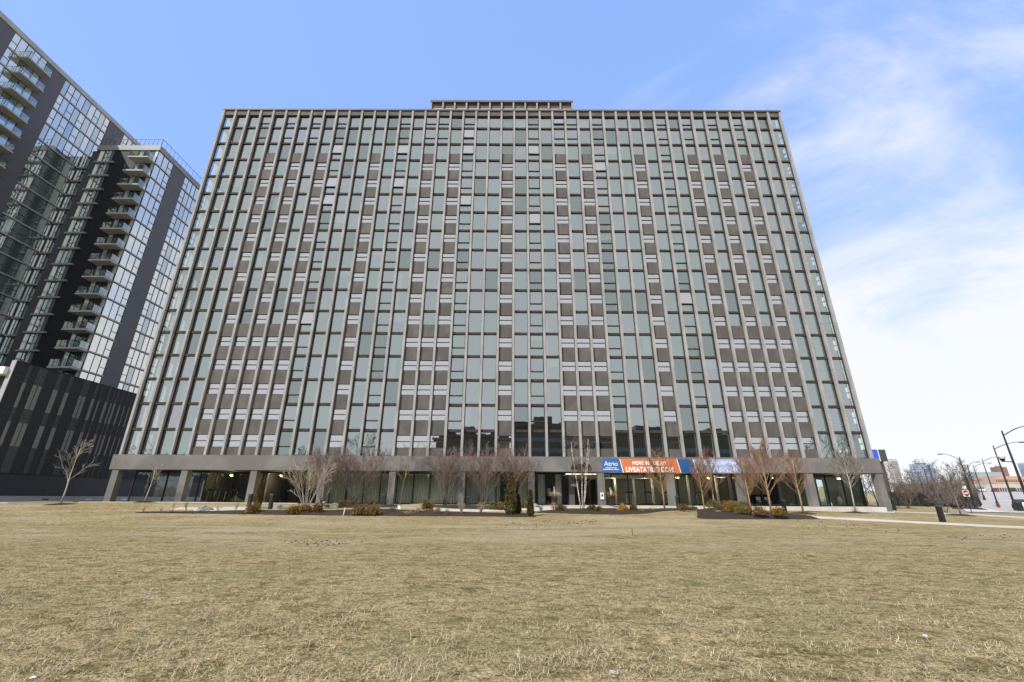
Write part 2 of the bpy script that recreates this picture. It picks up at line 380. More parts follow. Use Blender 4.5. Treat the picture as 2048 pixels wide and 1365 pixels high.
# ------------------------------------------------------------------ ground
def axis(a, b, near, far, dn, fine=None):
    out = [a]; x = a
    while x < b:
        d = dn if near <= x < far else (max(dn, abs(x-(near if x < near else far))*.18+dn) if x < near or x >= far else dn)
        if x < near: d = min(d, near-x) if near-x > dn else near-x
        x += max(d, .05); out.append(min(x, b))
    return out
xs = axis(-1500, 2200, -60, 60, .8); ys = axis(-250, 2600, -2, 60, .6)
gm = MB()
for y in ys:
    for x in xs: gm.v.append((x, y, g(x, y)))
nx = len(xs)
for j in range(len(ys)-1):
    for i in range(nx-1): a = j*nx+i; gm.f.append((a, a+1, a+1+nx, a+nx)); gm.mi.append(0)
def lawn_mat():
    m, nt, b = newmat('dormant_lawn')
    tc = N(nt, 'ShaderNodeTexCoord'); b.inputs['Roughness'].default_value = .95; b.inputs['Specular IOR Level'].default_value = .1
    def nz(scale, det=6, dist=0, st=(1, 1, 1)):
        mp = N(nt, 'ShaderNodeMapping'); mp.inputs['Scale'].default_value = st; nt.links.new(tc.outputs['Object'], mp.inputs[0])
        n = N(nt, 'ShaderNodeTexNoise'); n.inputs['Scale'].default_value = scale; n.inputs['Detail'].default_value = det; n.inputs['Distortion'].default_value = dist
        nt.links.new(mp.outputs[0], n.inputs['Vector']); return n.outputs[0]
    def ramp(v, ps):
        r = N(nt, 'ShaderNodeValToRGB'); e = r.color_ramp.elements
        while len(e) < len(ps): e.new(.5)
        for i, (p, c) in enumerate(ps): e[i].position = p; e[i].color = (*c, 1)
        nt.links.new(v, r.inputs[0]); return r.outputs[0]
    def mix(f, a, c, ty='MIX'):
        x = N(nt, 'ShaderNodeMix', data_type='RGBA'); x.blend_type = ty; nt.links.new(f, x.inputs[0]) if not isinstance(f, float) else setattr(x.inputs[0], 'default_value', f)
        nt.links.new(a, x.inputs[6]); nt.links.new(c, x.inputs[7]); return x.outputs[2]
    fine = ramp(nz(26, 8, .6), [(.30, (.13, .10, .055)), (.47, (.37, .295, .155)), (.66, (.54, .44, .245))])
    med = ramp(nz(2.4, 7, .7, (1, 1.5, 1)), [(.34, (.56, .56, .44)), (.47, (.90, .89, .84)), (.56, (1, 1, 1)), (.68, (1.16, 1.12, 1.06))])
    col = mix(1.0, fine, med, 'MULTIPLY')
    med2 = ramp(nz(9, 6, .5), [(.36, (.66, .66, .58)), (.5, (1, 1, 1)), (.66, (1.1, 1.08, 1.04))])
    col = mix(1.0, col, med2, 'MULTIPLY')
    grn = ramp(nz(7, 7, .3), [(.3, (.13, .135, .05)), (.7, (.27, .26, .12))])
    gf = N(nt, 'ShaderNodeMath', operation='MULTIPLY'); gf.inputs[1].default_value = .34
    gr = ramp(nz(.33, 5, .4), [(.46, (0, 0, 0)), (.66, (1, 1, 1))]); nt.links.new(gr, gf.inputs[0])
    col = mix(gf.outputs[0], col, grn)
    # bare, worn, paler soil bands farther out
    sp = N(nt, 'ShaderNodeSeparateXYZ'); nt.links.new(tc.outputs['Object'], sp.inputs[0])
    mrn = N(nt, 'ShaderNodeMapRange', interpolation_type='SMOOTHSTEP'); mrn.inputs[1].default_value = 13; mrn.inputs[2].default_value = 19; nt.links.new(sp.outputs[1], mrn.inputs[0])
    bare = ramp(nz(.22, 6, .8, (.6, 1.6, 1)), [(.47, (0, 0, 0)), (.60, (1, 1, 1))])
    bf = N(nt, 'ShaderNodeMath', operation='MULTIPLY'); nt.links.new(mrn.outputs[0], bf.inputs[0]); nt.links.new(bare, bf.inputs[1])
    bf2 = N(nt, 'ShaderNodeMath', operation='MULTIPLY'); nt.links.new(bf.outputs[0], bf2.inputs[0]); bf2.inputs[1].default_value = .7
    soil = ramp(nz(5, 8), [(.3, (.37, .30, .19)), (.7, (.50, .42, .28))])
    col = mix(bf2.outputs[0], col, soil)
    nt.links.new(col, b.inputs['Base Color'])
    bp0 = N(nt, 'ShaderNodeBump'); bp0.inputs['Strength'].default_value = .8; bp0.inputs['Distance'].default_value = .25
    nt.links.new(nz(5, 5, .5), bp0.inputs['Height'])
    bp = N(nt, 'ShaderNodeBump'); bp.inputs['Strength'].default_value = .9; bp.inputs['Distance'].default_value = .06
    nt.links.new(nz(30, 8, 1.0), bp.inputs['Height']); nt.links.new(bp0.outputs[0], bp.inputs['Normal']); nt.links.new(bp.outputs[0], b.inputs['Normal'])
    return m
M['lawn'] = lawn_mat()
struct(gm.build('ground', M['lawn'], smooth=True))

def ribbon(name, pts, w, mat, off=.03, kind=True, sub=24, skirt=.08):
    b = MB(); L = []
    P = [Vector((p[0], p[1], 0)) for p in pts]
    path = []
    for i in range(len(P)-1):
        for k in range(sub): path.append(P[i].lerp(P[i+1], k/sub))
    path.append(P[-1])
    for i, p in enumerate(path):
        d = (path[min(i+1, len(path)-1)]-path[max(i-1, 0)]).normalized(); n = Vector((-d.y, d.x, 0))
        for s in (-1, -.33, .33, 1):
            q = p+n*(w/2*s); b.v.append((q.x, q.y, g0(q.x, q.y)+off))
        q = p+n*(-w/2); b.v.append((q.x, q.y, g0(q.x, q.y)-skirt)); q = p+n*(w/2); b.v.append((q.x, q.y, g0(q.x, q.y)-skirt))
    for i in range(len(path)-1):
        a = i*6; c = a+6
        for j in range(3): b.f.append((a+j, a+j+1, c+j+1, c+j)); b.mi.append(0)
        b.f.append((a+4, a, c, c+4)); b.f.append((a+3, a+5, c+5, c+3)); b.mi += [0, 0]
    o = b.build(name, mat)
    if kind: struct(o)
    return o
def loft(name, front, back, mat, mound=0, off=.035, rows=8, sub=6, kind=True, rag=0):
    """surface between two pixel polylines lying on the ground"""
    b = MB(); fr = []; bk = []
    for i in range(len(front)-1):
        for k in range(sub): t = k/sub; fr.append((lerp(front[i][0], front[i+1][0], t), lerp(front[i][1], front[i+1][1], t))); bk.append((lerp(back[i][0], back[i+1][0], t), lerp(back[i][1], back[i+1][1], t)))
    fr.append(front[-1]); bk.append(back[-1]); n = len(fr)
    F = [at(*p) for p in fr]; B = [at(*p) for p in bk]
    for j in range(rows+1):
        for i in range(n):
            t = j/rows; q = F[i].lerp(B[i], t)
            e = math.sin(PI*t)**.6*math.sin(PI*min(1, max(0, i/(n-1))))**.4 if n > 1 else 0
            qx = q.x+rag*U(-1, 1); qy = q.y+rag*U(-1, 1)
            b.v.append((qx, qy, g(qx, qy)+off+mound*e+(rag*.2*U(-1, 1) if 0 < t < 1 else -.02)))
    for j in range(rows):
        for i in range(n-1): a = j*n+i; b.f.append((a, a+1, a+1+n, a+n)); b.mi.append(0)
    o = b.build(name, mat)
    if kind: struct(o)
    return o
exec_parts = []

# ================================================================== MAIN SLAB BLOCK
BW = 1.75; X0 = -40.197; YF = 45.681; FH = 2.72857; Z1 = 47.578; ZTOP = 50.668; ZBT = 4.033; ZBB = 2.583; NB = 44; X1 = X0+NB*BW
def proj(p):
    p = Vector(p); z = p.dot(fw); return (W0/2+F0*p.dot(rt)/z, H0/2-F0*p.dot(up)/z)
def parea(x0, x1, z0, z1):
    q = [proj((x, YF, z)) for x, z in ((x0, z0), (x1, z0), (x1, z1), (x0, z1))]
    return abs(sum(q[i][0]*q[(i+1) % 4][1]-q[(i+1) % 4][0]*q[i][1] for i in range(4))/2)
blk = thing('apartment_building', 'wide grey apartment slab with a grid of concrete mullions on a row of square columns', 'building', (-1.7, YF+7, -.8))
kinds = [[None]*NB for _ in range(17)]
for r in range(17):
    for b in range(NB):
        t = 'W'
        if r < 2:
            if b in (3, 5, 7, 9, 14, 16, 17, 19, 24, 26, 27, 29, 34, 36, 38, 40): t = 'S'
        else:
            if b in (9, 14, 19, 24, 29, 34): t = 'S'
            if b in (4, 6, 8, 12, 16, 18, 22, 26, 28, 32, 36, 38, 40): t = 'T' if r == 2 else 'P'
            if b in (5, 7, 17, 27, 37, 39) and r >= 11: t = 'T' if r == 11 else 'P'
            if r == 16 and b in (19, 24, 29, 34): t = 'W'
        kinds[r][b] = t
opens = {(0, 26), (1, 19), (2, 9), (2, 14), (2, 19), (2, 24), (3, 29), (4, 9), (4, 14), (5, 9), (5, 19), (6, 24), (11, 9), (10, 34)}
def zlow(r): return Z1-r*FH
cells = []; panels = []
for r in range(17):
    for b in range(NB):
        t = kinds[r][b]; x0 = X0+b*BW+.13; x1 = X0+(b+1)*BW-.13
        if b == 0: x0 += .11
        if b == NB-1: x1 -= .11
        zl = zlow(r); zh = zl+FH
        if r == 0: zh = 49.66
        lo, hi = zl+.13, zh-.13
        if r == 16: lo = ZBT+.05
        if t in 'WS':
            cells.append((r, b, t, x0, x1, lo, hi))
        elif t == 'T':
            cells.append((r, b, 'T', x0, x1, zl+1.04, hi)); panels.append((r, b, x0, x1, zl-.49, zl+1.04))
        else:
            s0 = zl+1.04 if r < 16 else 4.86
            cells.append((r, b, 'P', x0, x1, s0, zh-.49))
            panels.append((r, b, x0, x1, zl-.49 if r < 16 else ZBT+.0, s0))
def window_parts(c, fb, pb):
    r, b, t, x0, x1, z0, z1 = c
    if t == 'P':
        y = YF+.30; d = .045
        fb.box(x0, x1, y, y+.12, z1-d, z1); fb.box(x0, x1, y, y+.12, z0, z0+d)
        fb.box(x0, x0+d, y, y+.12, z0+d, z1-d); fb.box(x1-d, x1, y, y+.12, z0+d, z1-d)
        zm = (z0+z1)/2; fb.box(x0+d, x1-d, y+.01, y+.12, zm-.04, zm+.04)
        for (a, e) in ((z0+d, zm-.04), (zm+.04, z1-d)):
            k = U(-.004, .004)
            pb.quad((x0+d, y+.06+k, a), (x1-d, y+.06-k, a), (x1-d, y+.06-k+.003, e), (x0+d, y+.06+k+.003, e), 1)
        return
    y0 = YF+.287; y1 = YF+.47; d = .035
    fb.box(x0, x0+d, y0, y1, z0, z1); fb.box(x1-d, x1, y0, y1, z0, z1)
    fb.box(x0+d, x1-d, y0+.08, y1, z1-d, z1); fb.box(x0+d, x1-d, y0+.08, y1, z0, z0+d)
    gi = random.choice((0, 0, 0, 2, 2, 3)); yg = YF+.40; k1 = U(-.006, .006); k2 = U(-.004, .004)
    if t != 'S':
        pb.quad((x0+d, yg+k1, z0+d), (x1-d, yg-k1, z0+d), (x1-d, yg-k1+k2, z1-d), (x0+d, yg+k1+k2, z1-d), gi)
    else:
        zs = z0+(z1-z0)*.35
        fb.box(x0+d, x1-d, yg-.09, y1, zs-.035, zs+.035)
        e = .05
        pb.quad((x0+d, yg+k1, z0+d), (x1-d, yg-k1, z0+d), (x1-d, yg-k1, zs-.035), (x0+d, yg+k1, zs-.035), gi)
        ys = yg-.05
        if (r, b) in opens:
            o = .11; za = zs+.10
            pb.quad((x0+d+e, ys-o, za), (x1-d-e, ys-o, za), (x1-d-e, ys, z1-d-e), (x0+d+e, ys, z1-d-e), 1)
            for xx in (x0+d, x1-d-e):
                fb.poly([(xx, ys-o-.02, za-.04), (xx+e, ys-o-.02, za-.04), (xx+e, ys-.02, z1-d), (xx, ys-.02, z1-d)])
                fb.poly([(xx, ys-o+.03, za-.04), (xx+e, ys-o+.03, za-.04), (xx+e, ys+.03, z1-d), (xx, ys+.03, z1-d)])
            fb.box(x0+d, x1-d, ys-o-.025, ys-o+.03, za-.05, za)
        else:
            fb.box(x0+d, x1-d, ys-.025, ys+.02, z1-d-e, z1-d); fb.box(x0+d, x1-d, ys-.025, ys+.02, zs+.035, zs+.035+e)
            fb.box(x0+d, x0+d+e, ys-.025, ys+.02, zs+.035+e, z1-d-e); fb.box(x1-d-e, x1-d, ys-.025, ys+.02, zs+.035+e, z1-d-e)
            pb.quad((x0+d+e, ys+k1, zs+.035+e), (x1-d-e, ys-k1, zs+.035+e), (x1-d-e, ys-k1+k2, z1-d-e), (x0+d+e, ys+k1+k2, z1-d-e), gi)
cells.sort(key=lambda c: -parea(*c[3:]))
restf, restp = MB(), MB()
gl2 = [M['glass'], M['sash'], M['glassb'], M['glassc']]
for i, c in enumerate(cells):
    if i < 100:
        fb, pb = MB(), MB(); window_parts(c, fb, pb)
        f = fb.build('window', M['bronze'], blk); pb.build('pane', gl2, f, org=parent_org(blk))
    else: window_parts(c, restf, restp)
f = stuff(restf.build('window', M['bronze'], blk)); stuff(restp.build('pane', gl2, f, org=parent_org(blk)))
panels.sort(key=lambda c: -parea(*c[2:]))
rp = MB()
for i, (r, b, x0, x1, z0, z1) in enumerate(panels):
    mb = MB() if i < 100 else rp
    mb.box(x0-.02, x1+.02, YF+.255, YF+.62, z0, z1)
    if i < 100: mb.build('panel', M['panel'], blk)
stuff(rp.build('panel', M['panel'], blk))
# mullions
for i in range(NB+1):
    mb = MB(); xc = X0+i*BW; a, e = xc-.125, xc+.125
    if i == 0: a, e = X0-.02, X0+.24
    if i == NB: a, e = X1-.24, X1+.02
    z = ZBT; step = FH*2; zz_ = [ZBT]+[Z1-k*FH+1.3 for k in range(15, -1, -2)]+[50.44]
    for k in range(len(zz_)-1): mb.box(a, e, YF, YF+.285, zz_[k]+(.012 if k else 0), zz_[k+1]-.012)
    mb.box(a+.015, e-.015, YF+.02, YF+.28, ZBT, 50.43)
    mb.build('mullion', M['mullion'], blk)
# floor bands
for k in range(16):
    z = Z1-k*FH
    MB().box(X0+.02, X1-.02, YF+.265, YF+.60, z-.125, z+.125).build('floor_band', M['bronze'], blk)
mb = MB()
for b in range(NB): mb.box(X0+b*BW+.125, X0+(b+1)*BW-.125, YF+.12, YF+.5, 49.66, 50.44)
mb.build('roof_fascia', M['panel'], blk)
MB().box(X0-.06, X1+.06, YF-.05, YF+14.5, 50.44, ZTOP).build('roof', M['coping'], blk)
# beam, soffit, columns
MB().box(X0-.42, X1+.42, YF-.14, YF+.7, ZBB, ZBT).build('beam', M['beam'], blk)
mb = MB(); mb.box(X0-.42, X0+.3, YF+.7, YF+14.9, ZBB, ZBT); mb.box(X1-.3, X1+.42, YF+.7, YF+14.9, ZBB, ZBT); mb.box(X0+.3, X1-.3, YF+14.2, YF+14.9, ZBB, ZBT)
mb.build('side_beam', M['beam'], blk)
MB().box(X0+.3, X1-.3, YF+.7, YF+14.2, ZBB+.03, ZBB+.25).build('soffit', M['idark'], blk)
for k in range(12):
    xc = -39.98+k*6.985; zg = g0(xc, YF)-.2
    MB().box(xc-.325, xc+.325, YF-.06, YF+.62, zg, ZBB-.004).build('column', M['beam'], blk)
    MB().box(xc-.325, xc+.325, YF+13.9, YF+14.58, zg, ZBB-.004).build('rear_column', M['beam'], blk)
# interiors : slabs, rear wall of the rooms, party walls
for k in range(17):
    z = Z1-k*FH
    MB().box(X0+.5, X1-.5, YF+.68, YF+13.9, z-.12, z+.12).build('floor_slab', M['ceil'], blk)
MB().box(X0+2*BW, X1-2*BW, YF+4.6, YF+4.8, ZBT, 49.6).build('corridor_wall', M['iwall'], blk)
mb = MB()
for b in (2, 4, 9, 13, 15, 19, 22, 25, 29, 33, 36, 40, 42): mb.box(X0+b*BW-.06, X0+b*BW+.06, YF+.72, YF+4.55, ZBT, 49.6)
mb.build('party_wall', M['iwall'], blk)
# side and rear walls
for side, xs_, sg in (('l', X0, 1), ('r', X1, -1)):
    fb, pb, mm = MB(), MB(), MB()
    for j in range(1, 9):
        y = YF+j*BW-.05; xa, xb = sorted((xs_, xs_+sg*.28)); mm.box(xa, xb, y-.12, y+.12, ZBT, 50.43)
    for k in range(18):
        z = Z1-k*FH+FH if k else 49.9
        if k == 17: z = ZBT+.1
        xa, xb = sorted((xs_+sg*.22, xs_+sg*.6)); fb.box(xa, xb, YF+.66, YF+14, z-.13, z+.13)
        if side == 'r' and 1 <= k < 17:
            fb.box(xa, xb, YF+.66, YF+14, z-FH+1.58, z-FH+1.68)
    if side == 'r':
        for k in range(2, 17):
            z = Z1-k*FH; qb = MB().box(xa+.05, xb, YF+.72, YF+13.9, z-.49, z+1.04)
            if k in (7, 11, 13): qb.box(xa+.04, xb, YF+.75, YF+13.8, z+1.0, z+2.3)
            qb.build('side_panel', M['panel'], blk)
    xg = xs_+sg*.5
    pb.quad((xg, YF+.7, ZBT), (xg, YF+14, ZBT), (xg, YF+14, 49.7), (xg, YF+.7, 49.7))
    mm.build('side_mullion', M['mullion'], blk); fb.build('side_frame', M['bronze'], blk); pb.build('side_glazing', M['shop'], blk)
mb = MB()
for k in range(17): z = Z1-k*FH; mb.box(X0+.3, X1-.3, YF+13.95, YF+14.2, z-.3, z+1.0)
for i in range(0, NB+1): mb.box(X0+i*BW-.12+(.12 if i == 0 else 0)-(.12 if i == NB else 0), X0+i*BW+.12+(.12 if i == 0 else 0)-(.12 if i == NB else 0), YF+14.21, YF+14.5, ZBT, 50.43)
mb.build('rear_wall', M['panel'], blk)
# curtains and blinds behind panes
def curtain(x0, x1, z0, z1, y, parent, name='curtain', mat='curtain', amp=.035, per=.16):
    b = MB(); n = max(2, int((x1-x0)/per*2)); pts = []
    for i in range(n+1): pts.append((lerp(x0, x1, i/n), y+(amp if i % 2 else -amp)+U(-.01, .01)))
    for i in range(n): b.quad((pts[i][0], pts[i][1], z0), (pts[i+1][0], pts[i+1][1], z0), (pts[i+1][0], pts[i+1][1], z1), (pts[i][0], pts[i][1], z1))
    return b.build(name, M[mat], parent)
def cellbox(r, b):
    zl = zlow(r); zh = zl+FH if r else 49.66
    return X0+b*BW+.16, X0+(b+1)*BW-.16, zl+.18, zh-.18
for (r, b, a, e) in [(0, 22, 0, 1), (0, 23, 0, 1), (0, 24, 0, 1), (0, 25, 0, 1), (0, 27, 0, 1), (0, 28, 0, 1), (1, 38, 0, 1), (3, 17, 0, 1), (0, 33, .15, .4),
                     (4, 31, .55, 1), (9, 0, 0, .4), (7, 5, 0, .35), (9, 15, 0, .35), (10, 15, 0, .3), (4, 5, .4, .9), (5, 5, .3, .8), (12, 31, .4, .95), (13, 15, .15, .5),
                     (8, 5, .1, .5), (12, 0, .3, .9), (13, 25, 0, .25), (12, 25, 0, .2), (11, 25, 0, .2), (7, 25, 0, .2), (8, 25, 0, .2), (14, 25, 0, .2), (1, 11, .1, .3),
                     (13, 42, .3, .8), (12, 42, .5, 1), (7, 41, .6, 1), (4, 11, .7, 1), (6, 3, .6, 1), (5, 35, 0, .15), (14, 2, .4, .7), (9, 13, .7, 1), (15, 20, 0, .4)]:
    x0, x1, z0, z1 = cellbox(r, b); curtain(lerp(x0, x1, a), lerp(x0, x1, e), z0, z1, YF+.80, blk)
for i in range(75):
    r = random.randrange(1, 16); b = random.choice([q for q in range(NB) if kinds[r][q] in 'WS']); x0, x1, z0, z1 = cellbox(r, b)
    h = U(.15, .6); w = U(.2, .8); xx = U(x0, x1-w)
    if i % 4 == 3:
        MB().box(x0, x1, YF+.60, YF+.62, lerp(z1, z0, U(.15, .6)), z1).build('blind', M['curtain'], blk); continue
    o = MB(); o.box(xx, xx+w, YF+.60, YF+.85, z0-.05, z0+h*.5); o.box(xx+w*.2, xx+w*.5, YF+.60, YF+.75, z0+h*.5, z0+h); o.build('sill_shelf', M['white' if i % 3 else 'trim'], blk)
# penthouse on the roof
px0, px1, py = -12.35, 8.73, 48.6
mb = MB(); mb.box(px0, px1, py+.3, py+7, ZTOP, 55.3); mb.box(px0-.3, px1+.3, py+1.8, py+6.5, ZTOP, 54.9)
ph = mb.build('penthouse', M['panel'], blk)
mb = MB()
for i in range(13): x = lerp(px0+.1, px1-.1, i/12); mb.box(x-.11, x+.11, py, py+.28, ZTOP, 55.32)
mb.build('penthouse_mullion', M['mullion'], ph)
MB().box(px0-.05, px1+.05, py-.06, py+7.1, 55.33, 55.66).build('penthouse_coping', M['coping'], ph)
mb = MB()
for i in range(12): x = lerp(px0+.1, px1-.1, i/12)+.15; mb.quad((x, py+.28, ZTOP), (x+1.44, py+.28, ZTOP), (x+1.44, py+.28, 54.42), (x, py+.28, 54.42))
mb.build('penthouse_louvre', M['trim'], ph)

# ---- ground floor
ZF = -.6; YG = YF+2.62
MB().box(X0-.2, X1-.35, YF-.35, YF+14, -1.6, ZF).build('plinth', M['concrete'], blk)
def gx(px): return onY(px, 985, YG).x
gmull = MB()
ent0, ent1 = gx(1136), gx(1196)
x = X0+.1
k = 0
while x < X1+.1:
    if not (ent0-.1 < x < ent1+.1):
        gl = MB(); xn = min(x+1.745, X1+.1)
        if x < ent0 < xn: xn = ent0
        gl.quad((x+.05, YG+.05, ZF), (xn-.05, YG+.05+U(-.01, .01), ZF), (xn-.05, YG+.05, ZBB), (x+.05, YG+.05, ZBB))
        fb = MB(); fb.box(x-.05, x+.05, YG, YG+.14, ZF, ZBB); fb.box(x+.05, xn-.05, YG, YG+.14, ZF, ZF+.1); fb.box(x+.05, xn-.05, YG, YG+.14, ZBB-.14, ZBB)
        f = fb.build('storefront_frame', M['black'], blk); gl.build('storefront_pane', M['shop'], f, org=parent_org(blk))
    x += 1.745
mb = MB(); mb.box(X1+.05, X1+.15, YG, YG+.14, ZF, ZBB); mb.build('storefront_frame', M['black'], blk)
mb = MB(); mb.quad((X1+.1, YG+.1, ZF), (X1+.1, YG+9, ZF), (X1+.1, YG+9, ZBB), (X1+.1, YG+.1, ZBB)); mb.quad((X0+.1, YG+.1, ZF), (X0+.1, YG+9, ZF), (X0+.1, YG+9, ZBB), (X0+.1, YG+.1, ZBB)); mb.build('end_glazing', M['shop'], blk)
# rooms
mb = MB(); mb.box(X0+4, X1-.3, YG+6.5, YG+6.7, ZF, ZBB); mb.build('back_wall', M['iwall'], blk)
mb = MB()
for px in (402, 524, 640, 1075, 1205, 1470, 1560): x = gx(px); mb.box(x-.1, x+.1, YG+.3, YG+6.5, ZF, ZBB)
mb.build('partition', M['idark'], blk)
mb = MB(); mb.box(gx(350), gx(640), YG+5.6, YG+5.8, ZF, ZBB); mb.build('dark_wall', M['idark'], blk)
mb = MB(); mb.box(gx(1490), gx(1556), YG+2.6, YG+2.75, ZF+1.15, ZBB); mb.build('warm_wall', M['iwarm'], blk)
mb = MB(); mb.box(X0+.3, X1-.2, YG+.4, YG+6.4, ZF, ZF+.02); mb.build('room_floor', M['wood'], blk)
mb = MB(); mb.box(gx(1215), gx(1345), YG+.5, YG+6, ZBB-.45, ZBB-.05); mb.build('ceiling_drop', M['ceil'], blk)
for (a, e) in ((648, 688), (690, 778), (790, 920), (932, 1000), (1040, 1062), (1076, 1092), (1112, 1126), (520, 528)):
    curtain(gx(a), gx(e), ZF+.05, ZBB-.1, YG+.45, blk, amp=.07, per=.28)
for px in (512, 524):
    x = gx(px); MB().box(x-.14, x+.14, YG+.3, YG+.5, ZF, ZBB).build('pale_pier', M['trim'], blk)
for px in (1236, 1274, 1312, 1386, 1444):
    x = gx(px); b = MB(); b.box(x-.09, x+.09, YG+1.0, YG+1.2, ZF, ZBB); b.build('pale_pier', M['trim'], blk)
# entrance portal
x0, x1 = ent0, ent1; xm = (x0+x1)/2
mb = MB(); mb.box(x0, x0+.55, YG-1.0, YG+.2, ZF, ZBB-.2); mb.box(x1-.2, x1, YG-1.0, YG+.2, ZF, ZBB-.2); mb.box(x0+.55, x1-.2, YG-1.0, YG+.2, 1.95, ZBB-.2)
por = mb.build('entrance_portal', M['idark'], blk)
MB().box(x0-.3, x1-.1, YG-1.2, YG-1.02, ZBB-.2, ZBB-.1).build('canopy_light', M['tube'], por)
fb = MB()
for a, e in ((x0+.6, xm-.05), (xm+.05, x1-.3)):
    fb.box(a, a+.07, YG, YG+.1, ZF, 1.95); fb.box(e-.07, e, YG, YG+.1, ZF, 1.95); fb.box(a+.07, e-.07, YG, YG+.1, 1.85, 1.95); fb.box(a+.07, e-.07, YG, YG+.1, ZF, ZF+.15); fb.box(e-.16, e-.13, YG-.08, YG-.02, ZF+.8, ZF+1.5)
dr = fb.build('door', M['black'], blk)
pb = MB()
for a, e in ((x0+.6, xm-.05), (xm+.05, x1-.3)): pb.quad((a+.07, YG+.05, ZF+.15), (e-.07, YG+.05, ZF+.15), (e-.07, YG+.05, 1.85), (a+.07, YG+.05, 1.85))
pb.build('door_glass', M['shop'], dr, org=parent_org(blk))
q = onY(1142, 973, YG-1.0)
text('street_number', '1922', q.x, YG-1.03, q.z, .34, M['letter'], por, width=onY(1156, 973, YG-1.0).x-q.x, bold=.006)
# fascia letters
q0 = onY(1141.5, 938, YF-.22); q1 = onY(1181, 938, YF-.22)
text('sign_letters', 'Atrio', q0.x, YF-.24, q0.z+.02, .93, M['lgrey'], blk, width=q1.x-q0.x, depth=.14, bold=.03)
# banner: a thing hung on the beam
YB = YF-.16
def bq(px, py): return onY(px, py, YB)
ban = thing('banner', 'long vinyl banner in blue, orange and pale blue hung on the beam above the windows', 'banner', tuple(bq(1340, 946)))
def bsec(name, tl, tr, br, bl, mat, dy=0.0, parent=ban, th=.02):
    P = [bq(*tl), bq(*tr), bq(*br), bq(*bl)]; b = MB()
    A = [(p.x, YB-dy, p.z) for p in P]; B = [(p.x, YB-dy+th, p.z) for p in P]
    b.poly([A[3], A[2], A[1], A[0]]); b.poly([B[0], B[1], B[2], B[3]])
    for i in range(4): j = (i+1) % 4; b.poly([A[i], A[j], B[j], B[i]])
    return b.build(name, mat, parent)
bsec('banner_panel', (1203.3, 917.6), (1239.5, 917.9), (1247, 945.6), (1205.6, 945.2), M['blue'])
bsec('banner_panel', (1239.5, 917.9), (1353.5, 918.6), (1362.5, 946.2), (1247, 945.6), M['orange'])
bsec('banner_panel', (1353.5, 918.6), (1385.8, 918.8), (1393.3, 946.5), (1362.5, 946.2), M['dblue'])
bsec('banner_panel', (1385.8, 918.8), (1477.3, 919.3), (1482, 947.2), (1393.3, 946.5), M['lblue'])
for (a, e) in ((1239.5, 1247), (1353.5, 1362.2), (1385.8, 1393.3)):
    bsec('stripe', (a-.9, 918.3), (a+.5, 918.3), (e+.5, 945.9), (e-.9, 945.9), M['letter'], dy=.008, th=.006)
def btext(s, x0, x1, ybase, size, bold=.0, sp=1):
    a = bq(x0, ybase); e = bq(x1, ybase)
    text('lettering', s, a.x, YB-.03, a.z, size, M['letter'], ban, width=e.x-a.x, depth=.012, bold=bold, spacing=sp)
btext('Atrio', 1208.3, 1235.4, 932.0, .62, .004)
btext('THE HEART OF THE', 1211, 1233, 936.8, .13, .006)
btext('ILLINOIS MEDICAL DISTRICT', 1206.5, 1238, 940.2, .13, .006)
btext('MOVE IN TODAY!', 1265, 1332, 930.2, .50, .022, 1.15)
btext('LIVEATATRIO.COM', 1252, 1346.5, 944.0, .66, .026, 1.12)
btext('FIND YOUR RHYTHM', 1396, 1474.5, 930.6, .50, .012, 1.2)
btext('855.230-5741', 1400, 1476, 944.6, .60, .012, 1.3)
for i in range(7):
    p = bq(1207+i*45, 918.5); MB().lathe(p.x, YB-.02, [(.03, p.z-.05), (.03, p.z)], 6).build('grommet', M['trim'], ban)
# keypad box and conduit on column right of the entrance
q = bq(1204.5, 992)
kb = thing('call_box', 'small white call box fixed to the square column right of the entrance', 'call box', (q.x, YF-.1, q.z-.35))
MB().box(q.x-.17, q.x+.17, YF-.16, YF-.065, q.z-.33, q.z+.3).build('box', M['white'], kb)
MB().box(q.x-.08, q.x+.08, YF-.17, YF-.16, q.z-.08, q.z+.14).build('panel', M['black'], kb)
MB().tube([(q.x+.1, YF-.1, q.z+.3), (q.x+.1, YF-.1, ZBB-.02)], .02, 5).build('conduit', M['trimd'], kb)
# lamps inside (lit in the photograph)
ceil_l = 'bowl ceiling lamps along the ground floor'
LD = [(1223, 'warm bowl ceiling lamp above the grass planter right of the entrance'), (1288, 'warm bowl ceiling lamp under the middle of the orange banner panel'), (1354, 'warm bowl ceiling lamp under the left edge of the navy banner panel'), (1417, 'warm bowl ceiling lamp behind the reddish trees under the pale banner panel'), (1547, 'warm bowl ceiling lamp in the room with the orange-brown wall'), (1677, 'warm bowl ceiling lamp in the glazed room at the right end'), (563, 'dim bowl ceiling lamp in the dark room behind the left bare shrub'), (857, 'small warm lamp above the curtained windows'), (463, 'small warm lamp in the left gym room')]
for px, lb in LD:
    q = onY(px, 953, YG+.7); z = ZBB-.1
    t = thing('ceiling_lamp', lb, 'lamp', (q.x, YG+.7, z), ceil_l)
    ld = bpy.data.lights.new('bulb', 'POINT'); ld.energy = 60; ld.color = (1, .82, .55); ld.shadow_soft_size = .2
    lo_ = bpy.data.objects.new('bulb', ld); C.objects.link(lo_); lo_.parent = t; lo_.location = (0, 0, -.6)
    MB().lathe(q.x, YG+.7, [(.03, z), (.03, z-.18), (.14, z-.2)], 10).build('stem', M['black'], t)
    MB().lathe(q.x, YG+.7, [(.2, z-.2), (.19, z-.3), (.10, z-.37), (.01, z-.39)], 12).build('lamp_shade', M['lampw'], t)
